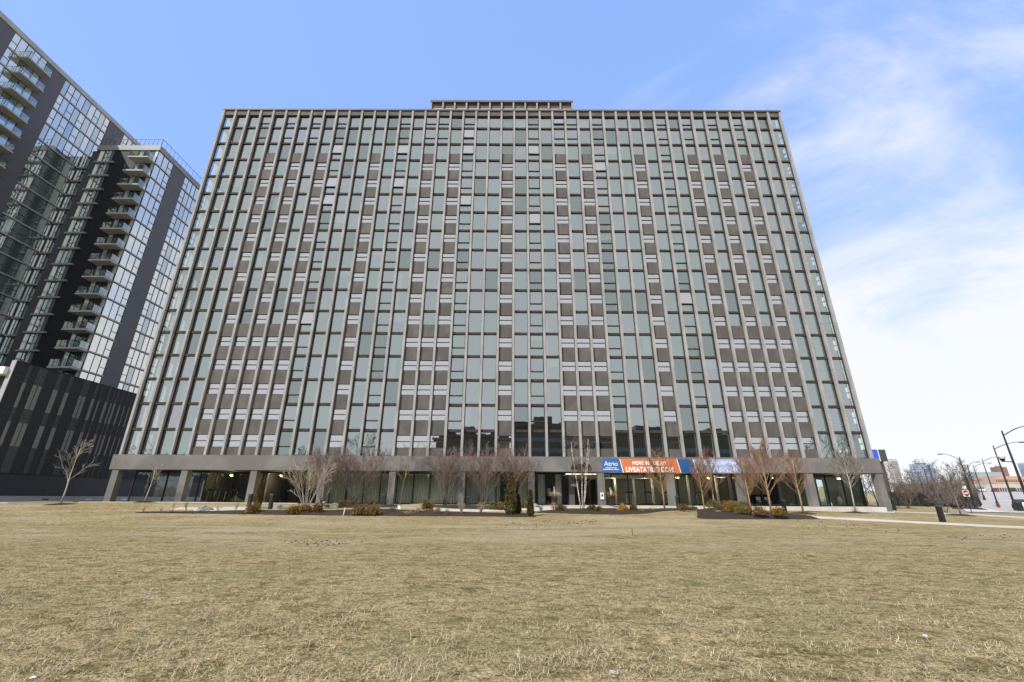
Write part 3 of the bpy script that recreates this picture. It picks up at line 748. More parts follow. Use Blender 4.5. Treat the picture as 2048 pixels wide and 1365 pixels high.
for i, (px, lb) in enumerate([(1447, 'straight linear ceiling light above the dark room by the banner end, nearer one'), (1460, 'tilted linear ceiling light above the dark room by the banner end, deeper one'), (771, 'slim linear light above the curtains left of the middle columns')]):
    q = onY(px, 952, YG+1.2+i*.5); y = YG+1.2+(i % 2)*1.0
    MB_ = MB().box(q.x-.8, q.x+.8, y, y+.06, ZBB-.32, ZBB-.27); o = MB_.build('linear_light', M['tube'], None, org=(q.x, y, ZBB-.3)); tag(o, lb, 'light', 'linear ceiling lights')
print('main block done')

# ================================================================== LEFT TOWER
XA = -79.3; XB = -63.97; YB1 = 63.5; YB2 = 62.07
tow = thing('glass_tower', 'tall dark brick and glass tower with stacked balconies at the left edge', 'building', (-70, 66, -.6))
levA = [69.4, 66.0, 62.7, 59.35, 55.9]+[55.9-2.95*k for k in range(1, 20)]
levB = [58.75]+[55.8-2.95*k for k in range(0, 19)]
TG = [M['bronze'], M['tg1'], M['tg2'], M['tg3'], M['tg4'], M['black']]
def strip_x(name, X, ya, yb, z0, z1, cols, pat, frame=.032, parent=tow):
    """one storey of glazing on a wall facing +x; pat: list of (material, vent)"""
    f = MB(); p = MB(); n = len(cols)-1
    for i in range(n):
        a, e = cols[i], cols[i+1]; mt, vent = pat[i % len(pat)]
        f.box(X-.12, X+.03, a-frame/2, a+frame/2, z0, z1)
        k = U(-.006, .006)
        p.quad((X-.04+k, a+.02, z0), (X-.04-k, e-.02, z0), (X-.04-k, e-.02, z1), (X-.04+k, a+.02, z1), mt-1)
        if vent:
            zm = z0+(z1-z0)*.42; f.box(X-.1, X+.02, a+frame/2, e-frame/2, zm-.03, zm+.03)
    f.box(X-.12, X+.03, cols[-1]-frame/2, cols[-1]+frame/2, z0, z1)
    fo = f.build(name, M['facd'], parent); p.build('pane', TG[1:], fo, org=parent_org(parent))
def strip_y(name, Y, cols, z0, z1, pat, frame=.05, parent=tow):
    f = MB(); p = MB()
    for i in range(len(cols)-1):
        a, e = cols[i], cols[i+1]; mt, vent = pat[i % len(pat)]
        f.box(a-frame/2, a+frame/2, Y-.03, Y+.12, z0, z1)
        k = U(-.005, .005)
        p.quad((a+.02, Y+.04+k, z0), (e-.02, Y+.04-k, z0), (e-.02, Y+.04-k, z1), (a+.02, Y+.04+k, z1), mt-1)
        if vent: zm = z0+(z1-z0)*.4; f.box(a+frame/2, e-frame/2, Y-.02, Y+.1, zm-.03, zm+.03)
    f.box(cols[-1]-frame/2, cols[-1]+frame/2, Y-.03, Y+.12, z0, z1)
    fo = f.build(name, M['facd'], parent); p.build('pane', TG[1:], fo, org=parent_org(parent))
# wing A (tall, along the left)
MB().box(XA-16, XA-.14, 36, 84, -.6, 69.3).build('tower_core', M['facd'], tow)
for (a, e) in ((36, 48.25), (53.35, 56.55), (65.62, 68.8)):
    MB().box(XA-.13, XA+.02, a, e, -.6, 69.4).build('brick_wall', M['brickY'], tow)
MB().box(XA-16.2, XA+.14, 35.8, 84.2, 69.4, 70.3).build('roof_parapet', M['trim'], tow)
G1 = [48.27, 49.18, 50.27, 51.32, 52.31, 53.3]; G2 = [56.57, 57.41, 58.42, 59.47, 60.49, 61.54, 62.62, 63.6, 64.61, 65.56]; G3 = [68.85, 69.9, 71, 72, 73.1, 74.2, 75.3, 76.4]
pat1 = [(1, 1), (1, 0), (2, 0), (1, 0), (3, 0)]
pat2 = [(1, 1), (1, 0), (1, 1), (2, 0), (1, 1), (3, 0), (1, 0), (2, 0), (1, 1)]
for k in range(len(levA)-1):
    zt, zb = levA[k]-.02, levA[k+1]+.3
    if zb < 8: break
    strip_x('window_strip', XA, 0, 0, zb, zt, G1, pat1)
    if k < 4: cols = G2
    else: cols = [y for y in G2 if y < 63.5]+[63.45]
    rp_ = pat2[:]; random.shuffle(rp_)
    strip_x('window_strip', XA, 0, 0, zb, zt, cols, pat2 if k % 3 else rp_)
    if k < 3: strip_x('window_strip', XA, 0, 0, zb, zt, G3, pat1)
    yb_ = 63.45 if k >= 3 else 65.6
    mb = MB(); mb.box(XA-.12, XA+.06, 48.25, 53.35, levA[k+1]+.06, levA[k+1]+.3); mb.box(XA-.12, XA+.10, 56.55, yb_, levA[k+1]+.06, levA[k+1]+.3)
    mb.box(XA-.12, XA+.03, 48.25, 53.35, levA[k+1]+.01, levA[k+1]+.055, 1); mb.box(XA-.12, XA+.03, 56.55, yb_, levA[k+1]+.01, levA[k+1]+.055, 1)
    mb.build('floor_band', [M['trim'], M['black']], tow)
def balcony(x0, x1, y0, y1, z, side):
    """slab with glass guard; side 'x' = projects toward +x from a wall at x0, 'y' = projects toward -y from a wall at y1"""
    s = MB().box(x0, x1, y0, y1, z, z+.24).build('balcony', M['slab'], tow)
    f = MB(); p = MB(); h = 1.12; zt = z+.24
    def run(ax, ay, bx, by):
        L = math.hypot(bx-ax, by-ay); n = max(1, round(L/1.1))
        for i in range(n+1):
            x = lerp(ax, bx, i/n); y = lerp(ay, by, i/n); f.box(x-.02, x+.02, y-.02, y+.02, zt, zt+h)
        f.box(min(ax, bx)-.02, max(ax, bx)+.02, min(ay, by)-.02, max(ay, by)+.02, zt+h, zt+h+.035)
        p.quad((ax, ay, zt+.06), (bx, by, zt+.06), (bx, by, zt+h-.02), (ax, ay, zt+h-.02))
    if side == 'x': run(x0+.05, y0+.05, x1-.05, y0+.05); run(x1-.05, y0+.09, x1-.05, y1-.05); run(x0+.05, y1-.05, x1-.09, y1-.05)
    else: run(x0+.05, y0+.05, x1-.05, y0+.05); run(x1-.05, y0+.09, x1-.05, y1-.02); run(x0+.05, y0+.09, x0+.05, y1-.02)
    fo = f.build('railing', M['black'], s, org=parent_org(tow)); fo.location = (0, 0, 0)
    po = p.build('guard_glass', M['rail'], s, org=parent_org(tow)); po.location = (0, 0, 0)
for k in range(1, 13): balcony(XA+.04, -77.72, 49.9, 53.5, levA[k]-.05, 'x')
# wing B (lower, in front)
MB().box(-76, XB-.14, YB2+.14, 80, -.6, 58.7).build('tower_core', M['facd'], tow)
MB().box(-79.25, -76.01, YB1+.14, 80, -.6, 58.7).build('tower_core', M['facd'], tow)
MB().box(-75.2, XB+.14, YB2-.16, 80, 58.75, 59.8).build('roof_parapet', M['trimd'], tow)
MB().box(-71.9, -67.45, YB2+.0, YB2+.13, -.6, 58.74).build('brick_wall', M['brickX'], tow)
MB().box(XB-.13, XB+.02, 65.64, 68.7, -.6, 58.74).build('brick_wall', M['brickY'], tow)
S1 = [XB+.0, 0]
BS = [62.1, 63.34, 64.54, 65.6]; BS2 = [68.73, 69.75, 70.83, 71.87, 72.9, 73.95, 75]
for k in range(len(levB)-1):
    zt, zb = levB[k]-.02, levB[k+1]+.3
    if zb < 6: break
    strip_x('window_strip', XB, 0, 0, zb, zt, BS, [(1, 0), (1, 0), (1, 1)])
    strip_x('window_strip', XB, 0, 0, zb, zt, BS2, [(1, 1), (3 if k % 4 else 1, 0), (1, 0), (1, 0), (1, 1)])
    mb = MB(); mb.box(XB-.12, XB+.10, YB2+.02, 65.64, zb-.22, zb); mb.box(XB-.12, XB+.1, 68.7, 75, zb-.22, zb)
    mb.box(XB-.12, XB+.03, YB2+.02, 65.64, zb-.3, zb-.225, 1); mb.box(XB-.12, XB+.03, 68.7, 75, zb-.3, zb-.225, 1)
    mb.build('floor_band', [M['trim'], M['black']], tow)
    # front : pale corner pane, balcony windows, glazed segments
    strip_y('window_strip', YB2, [-67.4, -66.6, -65.6, -64.7, -64.02], zb-.28, zt, [(3, 0), (4, 1), (4, 1), (3, 0)])
    strip_y('window_strip', YB2, [-74.6, -73.7, -73.0, -72.4, -71.95], zb-.02, zt, [(3, 0), (2, 0), (3, 1), (2, 0)])
    strip_y('window_strip', YB1, [-79.2, -78.6, -78.1, -77.2, -76.4, -76.02], zb-.02, zt, [(2, 0), (3, 1), (4, 0), (4, 0), (3, 0)])
    MB().box(-74.64, -71.17, YB2-.35, YB2-.04, zb-.3, zb-.03).build('floor_slab', M['trimd'], tow)
    MB().box(-79.15, -76.08, YB1-.3, YB1-.04, zb-.3, zb-.03).build('floor_slab', M['trimd'], tow)
    balcony(-67.5, -64.0, 60.45, YB2-.05, zb-.28, 'y')
MB().box(-76.01, -74.66, YB2+.15, YB1+.1, -.6, 58.74).build('recess_wall', M['facd'], tow)
# roof railing of wing B
f = MB(); zt = 59.8
def rr(ax, ay, bx, by, n):
    for i in range(n+1):
        x = lerp(ax, bx, i/n); y = lerp(ay, by, i/n); f.box(x-.025, x+.025, y-.025, y+.025, zt, zt+1.55)
    f.box(min(ax, bx)-.03, max(ax, bx)+.03, min(ay, by)-.03, max(ay, by)+.03, zt+1.55, zt+1.6)
rr(-74.3, YB2, XB-.05, YB2, 13); rr(XB-.05, YB2+.1, XB-.05, 80, 18)
f.build('roof_railing', M['black'], tow)
for (x, y) in ((-66, 64.5), (-65.5, 68.3), (-66, 70.2)): MB().box(x-.4, x+.4, y-.5, y+.5, 59.8, 60.6).build('roof_unit', M['trim'], tow)

# ================================================================== PODIUM with perforated screen
XP = -50.0; YP = 41.87
pod = thing('screened_podium', 'low podium block wrapped in a black perforated screen over a dark brick base', 'building', (-60, 58, -.6))
MB().box(-78, XP-.35, YP+.5, 92, -1.2, 12.3).build('podium_body', M['facd'], pod)
MB().box(XP-.34, XP, YP+.04, 92, 2.14, 12.8).build('screen', M['scr'], pod)
MB().box(XP-.34, XP-.06, YP+.04, 92, .004, 2.05).build('brick_base', M['baseb'], pod)
MB().box(XP-.34, XP-.02, YP+.04, 92, 2.05, 2.14).build('ledge', M['black'], pod)
MB().box(XP-.34, XP+.06, YP-.4, 92, -1.4, .0).build('concrete_base', M['trim'], pod)
MB().box(XP-.42, XP+.02, YP-.02, YP+.035, -1.2, 12.86).build('end_panel', M['trim'], pod)
MB().box(XP-.4, XP+.04, YP+.04, 92, 12.8, 12.87).build('screen_cap', M['black'], pod)
for (a, e) in ((7, 14), (30.5, 50), (76, 86), (102, 110), (134, 148), (162, 168), (176, 179), (191, 196), (203, 206), (210, 214), (222, 225), (233, 235), (243, 245)):
    ya, ye = onX(a, 862, XP).y, onX(e, 862, XP).y
    for (z0, z1, mt) in ((2.15, 4.7, 'scr2'), (4.7, 7.0, 'scr3'), (7.0, 8.4, 'scr2'), (8.4, 10.9, 'scr3'), (10.9, 12.78, 'scr2')):
        if e-a > 12 and mt == 'scr3':
            ym = (ya+ye)/2; b = MB(); b.box(XP, XP+.03, ya, ym-.05, z0, z1); b.box(XP, XP+.03, ym+.05, ye, z0, z1)
        else: b = MB().box(XP, XP+(.03 if mt == 'scr3' else .02), ya, ye, z0, z1)
        b.build('screen_strip', M[mt], pod)
for px in (91, 177, 248):
    q = onX(px, 999, XP+.06); MB().box(XP+.06, XP+.08, q.y-.35, q.y+.35, q.z-.07, q.z+.07).build('wall_light', M['white'] if px > 91 else M['facd'], pod)
# white terrace slab and window wall left of the screen
q = onY(10, 744, 43.5); q2 = onY(10, 758, 43.5)
MB().box(-75, XP-.45, 41.5, 47, q2.z, q.z).build('terrace_slab', M['white'], pod)
mb = MB(); pb = MB()
for i in range(9): x = -60+i*1.1; mb.box(x-.04, x+.04, 44, 44.2, -.6, q2.z)
mb.box(-62, XP-.45, 44, 44.25, q2.z-1.4, q2.z-1.1)
pb.quad((-62, 44.15, -.6), (XP-.45, 44.15, -.6), (XP-.45, 44.15, q2.z), (-62, 44.15, q2.z))
f = mb.build('window_wall', M['bronze'], pod); pb.build('pane', M['tg3'], f, org=parent_org(pod))

# ================================================================== PATHS, DRIVE, BEDS
def W2(pts): return [(at(*p).x, at(*p).y) for p in pts]
# driveway in front of the podium and the pale kerb along the lawn
ribbon('driveway', [(-75, 38.2), (-47.5, 42.5), (-46.5, 60), (-46.5, 90)], 5.2, M['asphalt'], .02)
ribbon('kerb', [(-70, 33.9), (-52, 37.0), (-44.0, 40.5), (-41.6, 43.8)], .35, M['concrete'], .10)
ribbon('kerb', [(-41.5, 44.6), (-20.5, 44.6)], .5, M['concrete'], .05)
A = at(1110, 1018)
loft('entrance_plaza', [(1062, 1024), (1100, 1021), (1140, 1017.6), (1215, 1017.5), (1300, 1018.2), (1450, 1019.2), (1500, 1021), (1790, 1027)],
     [(1062, 1012), (1100, 1012), (1140, 1012.8), (1215, 1013.6), (1300, 1014.2), (1450, 1015.5), (1500, 1017.2), (1790, 1022)], M['concrete'], off=.05, rows=2)
ribbon('walkway', W2([(350, 1018.3), (440, 1018.2), (500, 1016.5), (540, 1014.0)]), 1.1, M['concrete'], .05)
ribbon('walkway', W2([(395, 1020.5), (440, 1021.3), (500, 1019.5)]), .8, M['concrete'], .05)
ribbon('walkway', W2([(735, 1012.5), (790, 1012.2), (845, 1016.5), (900, 1021), (960, 1022.6), (1010, 1022), (1070, 1019.5)]), 1.3, M['concrete'], .05)
ribbon('walkway', W2([(1530, 1031), (1640, 1036), (1760, 1042), (1880, 1048), (2048, 1056.5), (2200, 1064)]), 1.15, M['concrete'], .05)
ribbon('walkway', W2([(1786, 1024.5), (1900, 1028), (2048, 1036.5), (2140, 1043)]), 1.1, M['concrete'], .05)
# mulch beds
loft('mulch_bed', [(270, 1026.6), (360, 1027.5), (440, 1028.3), (500, 1029), (560, 1030.2), (640, 1031.6), (760, 1032.5), (880, 1033.2), (960, 1033.6), (1072, 1035)],
     [(275, 1025.6), (360, 1025.6), (440, 1024.5), (500, 1022.6), (560, 1022.6), (640, 1022.5), (760, 1019.0), (880, 1024.5), (960, 1026), (1060, 1028)], M['mulch'], mound=.12, rag=.06)
loft('mulch_bed', [(655, 1015.6), (700, 1016), (745, 1015.6), (800, 1015)], [(640, 1010.6), (700, 1010.6), (745, 1010.6), (800, 1011)], M['mulch'], mound=.1, rag=.04)
loft('mulch_bed', [(860, 1015.5), (900, 1017.6), (950, 1018.6), (1000, 1018)], [(860, 1010.6), (900, 1010.8), (950, 1011), (1000, 1012)], M['mulch'], mound=.1, rag=.04)
loft('mulch_bed', [(1072, 1026.2), (1120, 1027.4), (1180, 1028.8), (1240, 1029.8), (1290, 1028), (1330, 1022.5), (1395, 1020.5)],
     [(1085, 1023), (1120, 1020.6), (1180, 1019.4), (1240, 1019.4), (1290, 1019.6), (1330, 1019.2), (1395, 1018)], M['mulch'], mound=.14, rag=.05)
loft('mulch_bed', [(1394, 1037.5), (1440, 1039), (1500, 1039.3), (1560, 1039.2), (1640, 1039.2)], [(1394, 1020), (1440, 1019), (1500, 1023), (1560, 1029.5), (1630, 1036)], M['mulch'], mound=.26, rag=.07)
loft('grass_mound', [(800, 1020), (845, 1019), (860, 1016)], [(795, 1012.6), (845, 1011.6), (860, 1012)], M['lawn'], mound=.22)
def ring(px, py, r=.8):
    p = at(px, py); b = MB(); n = 22
    b.v.append((p.x, p.y, g(p.x, p.y)+.13))
    for j in range(n):
        a = 2*PI*j/n; q = r*U(.92, 1.08); x = p.x+q*math.cos(a); y = p.y+q*math.sin(a); b.v.append((x, y, g(x, y)+.012))
    for j in range(n): b.f.append((0, 1+j, 1+(j+1) % n)); b.mi.append(0)
    struct(b.build('mulch_ring', M['mulch']))
    return p
# street to the right, running away to the north-east
A0 = at(2048, 1027); A1 = at(1966, 1014); dd = Vector((.69, .724, 0)); nn = Vector((.724, -.69, 0))
cb = Vector((A1.x, A1.y, 0))
def along(s, o): p = cb+dd*s+nn*o; return (p.x, p.y)
ribbon('street', [along(s, 9) for s in (-60, -30, 0, 30, 60, 90, 120, 180, 260)], 18, M['road'], .03, sub=10)
ribbon('pavement', [along(s, -1.6) for s in (-60, -30, 0, 30, 60, 90, 120, 180, 260)], 3.0, M['concrete'], .06, sub=10, skirt=.1)
for o_ in (5.8, 11.6):
    b = MB()
    for s in range(-50, 200, 9):
        for u in range(3):
            P = [along(s+u, o_-.07), along(s+u+1, o_-.07), along(s+u+1, o_+.07), along(s+u, o_+.07)]
            b.quad(*[(p[0], p[1], g0(*p)+.045) for p in P])
    struct(b.build('lane_marking', M['white']))
print('podium and paths done')

# ================================================================== PLANTS
def grow(out, tw, p, d, L, r, depth, P, rnd):
    n = 4 if depth < 2 else 3
    pts = [p.copy()]; rr_ = [r]; q = p.copy(); dir_ = d.copy(); wob = P['wob']
    for i in range(n):
        dir_ = (dir_+Vector((rnd.uniform(-1, 1), rnd.uniform(-1, 1), rnd.uniform(-.5, .5)))*wob+Vector((0, 0, P['up']*(.6 if depth else .2)))).normalized()
        q = q+dir_*(L/n); pts.append(q.copy()); rr_.append(max(P['rmin'], r*(1-(i+1)/n*(.72 if depth < P['depth'] else .5))))
    (out if depth < P['tw'] else tw).tube(pts, rr_, 5 if depth == 0 else (4 if depth == 1 else 3), cap=(depth == 0))
    if depth >= P['depth']: return
    kids = P['kids'][depth]
    for k in range(kids):
        t = lerp(P['from'][depth], 1.0, (k+rnd.random()*.8)/kids); t = min(t, .99)
        i = int(t*n); f = t*n-i; s = pts[i].lerp(pts[i+1], f)
        ax = (pts[i+1]-pts[i]).normalized(); a = rnd.uniform(0, 2*PI)
        side = ax.cross(Vector((math.cos(a), math.sin(a), .1))).normalized()
        an = P['ang'][depth]*rnd.uniform(.7, 1.25)
        nd = (ax*math.cos(an)+side*math.sin(an)).normalized()
        sh = P['len'][depth]*rnd.uniform(.7, 1.15)*(1-P['taper'][depth]*(t-P['from'][depth])/(1-P['from'][depth]+1e-6))
        grow(out, tw, s, nd, L*sh, max(P['rmin'], rr_[min(i+1, n)]*P.get('thin', .62)), depth+1, P, rnd)
STY = {
 'round': dict(wob=.10, up=.06, depth=3, tw=2, kids=(9, 6, 4), ang=(.85, .7, .6), len=(.55, .5, .5), taper=(.45, .3, .2), rmin=.010),
 'young': dict(wob=.08, up=.10, depth=3, tw=3, kids=(11, 5, 3), ang=(.72, .62, .55), len=(.44, .45, .5), taper=(.45, .3, .2), rmin=.0095, thin=.45),
 'oval': dict(wob=.045, up=.10, depth=3, tw=2, kids=(40, 8, 4), ang=(.74, .38, .36), len=(.52, .42, .5), taper=(.62, .3, .2), rmin=.0062, thin=.36),
 'vase': dict(wob=.07, up=.05, depth=3, tw=2, kids=(8, 5, 3), ang=(.46, .5, .5), len=(.46, .5, .5), taper=(.4, .3, .2), rmin=.009),
 'open': dict(wob=.09, up=.05, depth=3, tw=3, kids=(6, 4, 2), ang=(.5, .55, .5), len=(.45, .5, .5), taper=(.4, .3, .2), rmin=.011),
 'birch': dict(wob=.035, up=.04, depth=3, tw=1, kids=(10, 4, 3), ang=(.75, .55, .5), len=(.26, .5, .5), taper=(.3, .3, .2), rmin=.008),
 'big': dict(wob=.13, up=.05, depth=4, tw=3, kids=(9, 6, 5, 3), ang=(.75, .65, .6, .6), len=(.62, .55, .5, .5), taper=(.4, .3, .2, .2), rmin=.014),
}
def make_tree(name, label, cat, base, H, style, bark, twig, seed, stems=1, lean=.3, frm=.3, rad=None, group=None, spread=None):
    rnd = random.Random(seed); P = dict(STY[style]); P['from'] = (frm, .25, .25, .25)
    t = thing(name, label, cat, tuple(base), group)
    out, tw = MB(), MB()
    for k in range(stems):
        a = 2*PI*k/max(1, stems)+rnd.uniform(-.4, .4); o = lean*rnd.uniform(.5, 1.0) if stems > 1 else 0
        d = Vector((math.sin(o)*math.cos(a), math.sin(o)*math.sin(a), math.cos(o)))
        s = Vector(base)+Vector((math.cos(a), math.sin(a), 0))*(.10 if stems > 1 else 0)-Vector((0, 0, .06))
        grow(out, tw, s, d, H*rnd.uniform(.82, 1.0) if stems > 1 else H*.93, rad or H*.016, 0, P, rnd)
    tr = out.build('trunk', M[bark], t, smooth=True)
    tw.build('crown', M[twig], t)
    return t
def htop(base, px, py): return onY(px, py, base.y).z-base.z

p = at(121, 1008.5); ring(121, 1009.3, 1.0)
make_tree('bare_tree', 'pale leafless young tree in a mulch ring before the black screened podium', 'tree', p, htop(p, 169, 884), 'young', 'barkp', 'barkp', 12, frm=.34, rad=.068)
p = at(288, 1005.2); ring(288, 1005.4, .9)
make_tree('bare_tree', 'pale small leafless tree between the two leftmost square columns', 'tree', p, htop(p, 312, 930), 'young', 'barkp', 'barkp', 23, frm=.45, rad=.06)
p = at(800, 1010)
make_tree('bare_tree', 'thin brown leafless tree by the small grass mound before the curtained windows', 'tree', p, htop(p, 806, 903), 'round', 'barkt', 'barkg', 5, frm=.38, rad=.06)
p = at(1711, 1026); ring(1711, 1026, 1.0)
make_tree('bare_tree', 'slender upright leafless tree with a mulch ring before the glazed right end', 'tree', p, htop(p, 1697, 906), 'oval', 'barkp', 'barkg', 8, frm=.42, rad=.06)
p = at(1922, 1031.5); ring(1922, 1031.5, 1.0)
make_tree('bare_tree', 'leafless sapling with a mulch ring right of the black bollard on the right lawn', 'tree', p, htop(p, 1893, 952), 'oval', 'barkg', 'barkg', 9, frm=.40, rad=.06)
p = at(1165, 1023)
make_tree('birch', 'multi-stemmed white birch clump in front of the entrance and dark letters', 'tree', p, htop(p, 1165, 872), 'birch', 'birch', 'barkb', 31, stems=5, lean=.24, frm=.32, rad=.034)
# reddish upright trees on the right
for px, py, tx, ty, bk, twg, sd_, lb in (
    (1330, 1021, 1328, 905, 'barkt', 'barkr', 41, 'reddish upright leafless tree under the web address on the orange banner'),
    (1409, 1016, 1404, 925, 'barkt', 'barkr', 42, 'smaller reddish leafless tree in front of the left part of the pale banner'),
    (1429, 1017, 1424, 904, 'barkt', 'barkr', 43, 'stout-trunked reddish leafless tree in front of the middle of the pale banner'),
    (1502, 1020, 1497, 918, 'barkt', 'barkr', 44, 'reddish leafless tree overlapping the column right of the banner'),
    (1544, 1033, 1532, 888, 'barkt', 'barkr', 45, 'largest reddish leafless tree with a tan trunk right of the banner'),
    (1607, 1027, 1598, 906, 'barkt', 'barkr', 46, 'reddish leafless tree with a mulch ring right of the dark bollard')):
    p = at(px, py)
    make_tree('upright_tree', lb, 'tree', p, htop(p, tx, ty), 'oval', bk, twg, sd_, frm=.28, rad=.085, group='reddish upright trees near the right end')
ring(1607, 1027.5, .9)
# vase-shaped shrubs
for px, py, tx, ty, st, ln, bk, twg, sd_, lb in (
    (612, 1019, 640, 928, 13, .44, 'barkp', 'barkt', 51, 'pale sunlit leafless shrub with many stems left of the curtained windows'),
    (645, 1010, 640, 905, 12, .42, 'barkg', 'twigr', 52, 'maroon-tipped vase-shaped shrub directly behind the pale sunlit shrub'),
    (706, 1010, 712, 902, 14, .50, 'barkg', 'twigr', 53, 'wide maroon-tipped vase-shaped shrub before the curtains left of the third bollard'),
    (890, 1011, 888, 905, 13, .38, 'barkg', 'twigr', 54, 'maroon-tipped vase-shaped shrub left of the column in the middle'),
    (968, 1013, 968, 904, 13, .46, 'barkg', 'twigr', 55, 'maroon-tipped vase-shaped shrub left of the tall dark evergreen'),
    (1030, 1012, 1034, 908, 10, .38, 'barkb', 'twigr', 56, 'maroon-tipped shrub with berries behind the tall dark evergreen')):
    p = at(px, py)
    make_tree('vase_shrub', lb, 'shrub', p, htop(p, tx, ty), 'open' if bk == 'barkp' else 'vase', bk, twg, sd_, stems=st, lean=ln, frm=.30, rad=.025 if bk == 'barkp' else .030, group='bare vase-shaped shrubs along the slab' if twg == 'twigr' else None)

def leafmass(b, c, rx, ry, h, n, leaf, shape, rnd):
    for i in range(n):
        u = rnd.random(); a = rnd.uniform(0, 2*PI)
        if shape == 'cone':
            z = u**1.15; R_ = (1-z)**.62*(.86+.14*math.sin(a*5+z*9))*(.55+.45*(min(1, z*9)))
            k = rnd.uniform(.72, 1.04); x = rx*R_*k*math.cos(a); y = ry*R_*k*math.sin(a); zz = z*h
        else:
            el = math.acos(rnd.uniform(0, 1)); k = rnd.uniform(.62, 1.0)*(.80+.62*mnoise.noise(Vector((math.cos(a)*2+c.x, math.sin(a)*2, el*2))))
            x = rx*math.sin(el)*math.cos(a)*k; y = ry*math.sin(el)*math.sin(a)*k; zz = h*math.cos(el)*k+.02
        s = leaf*rnd.uniform(.6, 1.4); o = Vector((c.x+x, c.y+y, c.z+zz))
        d1 = Vector((rnd.uniform(-1, 1), rnd.uniform(-1, 1), rnd.uniform(-.2, 1.4))).normalized()*s
        d2 = d1.cross(Vector((rnd.uniform(-1, 1), rnd.uniform(-1, 1), rnd.uniform(-1, 1)))).normalized()*s*.45
        b.quad(o-d2*.5, o+d2*.5, o+d1+d2*.4, o+d1-d2*.4)
def stems_(b, c, r, h, n, rnd, rr=.008):
    for i in range(n):
        a = rnd.uniform(0, 2*PI); o = rnd.uniform(.1, 1)*r
        b.tube([c+Vector((0, 0, -.04)), c+Vector((math.cos(a)*o*.5, math.sin(a)*o*.5, h*.55)), c+Vector((math.cos(a)*o, math.sin(a)*o, h*rnd.uniform(.7, 1)))], [rr*1.5, rr, rr*.6], 3, cap=False)
def pxm(p): return F0/p.dot(fw)
def shrub(px, py, wpx, hpx, mt, label, seed, name='low_shrub', group=None, dens=1.0):
    rnd = random.Random(seed); c = at(px, py); k = pxm(c); r = wpx/2/k*(1.6 if px > 1400 else 1.45); h = hpx/k*1.3; c.z += .26 if px > 1400 else .06
    t = thing(name, label, 'shrub', tuple(c), group); b = MB()
    leafmass(b, c, r, r*.9, h, int(1100*dens), .085, 'dome', rnd); b.build('foliage', M[mt], t)
    s = MB(); stems_(s, c, r*1.05, h*1.12, 34, rnd, .006); s.build('stem', M['barkb'], t); return t
SH = [
 (505, 1028, 24, 16, 'gold', 'golden brown shrub at the foot of the narrow bronzed evergreen'),
 (588, 1029.5, 24, 12, 'gold', 'golden shrub at the left foot of the pale sunlit shrub'),
 (609, 1029, 24, 14, 'orsh', 'orange-brown shrub right under the pale sunlit shrub'),
 (634, 1028.5, 20, 15, 'everb', 'rusty dark shrub beside the short path light'),
 (719, 1031.5, 28, 16, 'gold', 'golden green shrub right of the white stake, left of a pair'),
 (746, 1031.5, 27, 17, 'orsh', 'orange-tipped shrub right of the white stake, right of a pair'),
 (688, 1012, 26, 7, 'orsh', 'flat rusty shrub under the wide maroon-tipped shrub'),
 (742, 1012, 20, 7, 'everb', 'flat dark red shrub under the right side of the wide maroon-tipped shrub'),
 (853, 1022, 18, 15, 'everb', 'dark brown shrub left of the upright orange shrub'),
 (986, 1021, 18, 12, 'olive', 'olive green shrub left of the tall dark evergreen, farther one'),
 (1001, 1021.5, 16, 11, 'gold', 'gold tipped shrub touching the tall dark evergreen on its left'),
 (1047, 1018, 16, 10, 'olive', 'olive shrub between the tall and the short dark evergreens'),
 (1120, 1024.5, 15, 10, 'everb', 'dark shrub left of the birch at the edge of the paving'),
 (1185, 1024.5, 15, 10, 'ever', 'dark green round shrub right of the birch'),
 (1199, 1026, 13, 8, 'olive', 'small olive shrub beside the round green one right of the birch'),
 (1247, 1025.5, 19, 12, 'orb', 'bright orange shrub in front of the right grass planter'),
 (1267, 1025, 13, 10, 'ever', 'dark green shrub beside the bright orange one'),
 (1369, 1023, 22, 9, 'everb', 'rusty flat shrub just left of the dark mulch mound'),
 (1387, 1022, 14, 5, 'olive', 'tiny olive shrub at the left rim of the dark mulch mound'),
 (1429, 1021.5, 22, 12, 'olive', 'olive shrub at the foot of the stout reddish tree'),
 (1448, 1027, 18, 11, 'everb', 'dark shrub left in the cluster on the mulch mound'),
 (1462, 1020.5, 20, 9, 'gold', 'gold shrub at the back of the cluster on the mulch mound'),
 (1467, 1031, 28, 16, 'gold', 'big golden green shrub in the middle of the mulch mound'),
 (1488, 1026, 20, 12, 'everb', 'rusty shrub at the back right of the mulch mound cluster'),
 (1490, 1035, 24, 12, 'olive', 'olive shrub at the front right of the mulch mound cluster'),
 (1523, 1038, 22, 13, 'orsh', 'orange-brown shrub left of the largest reddish tree'),
 (1560, 1039, 20, 12, 'gold', 'yellow green shrub right of the largest reddish tree'),
]
for i, (px, py, w, h, mt, lb) in enumerate(SH): shrub(px, py, w, h, mt, lb, 100+i)
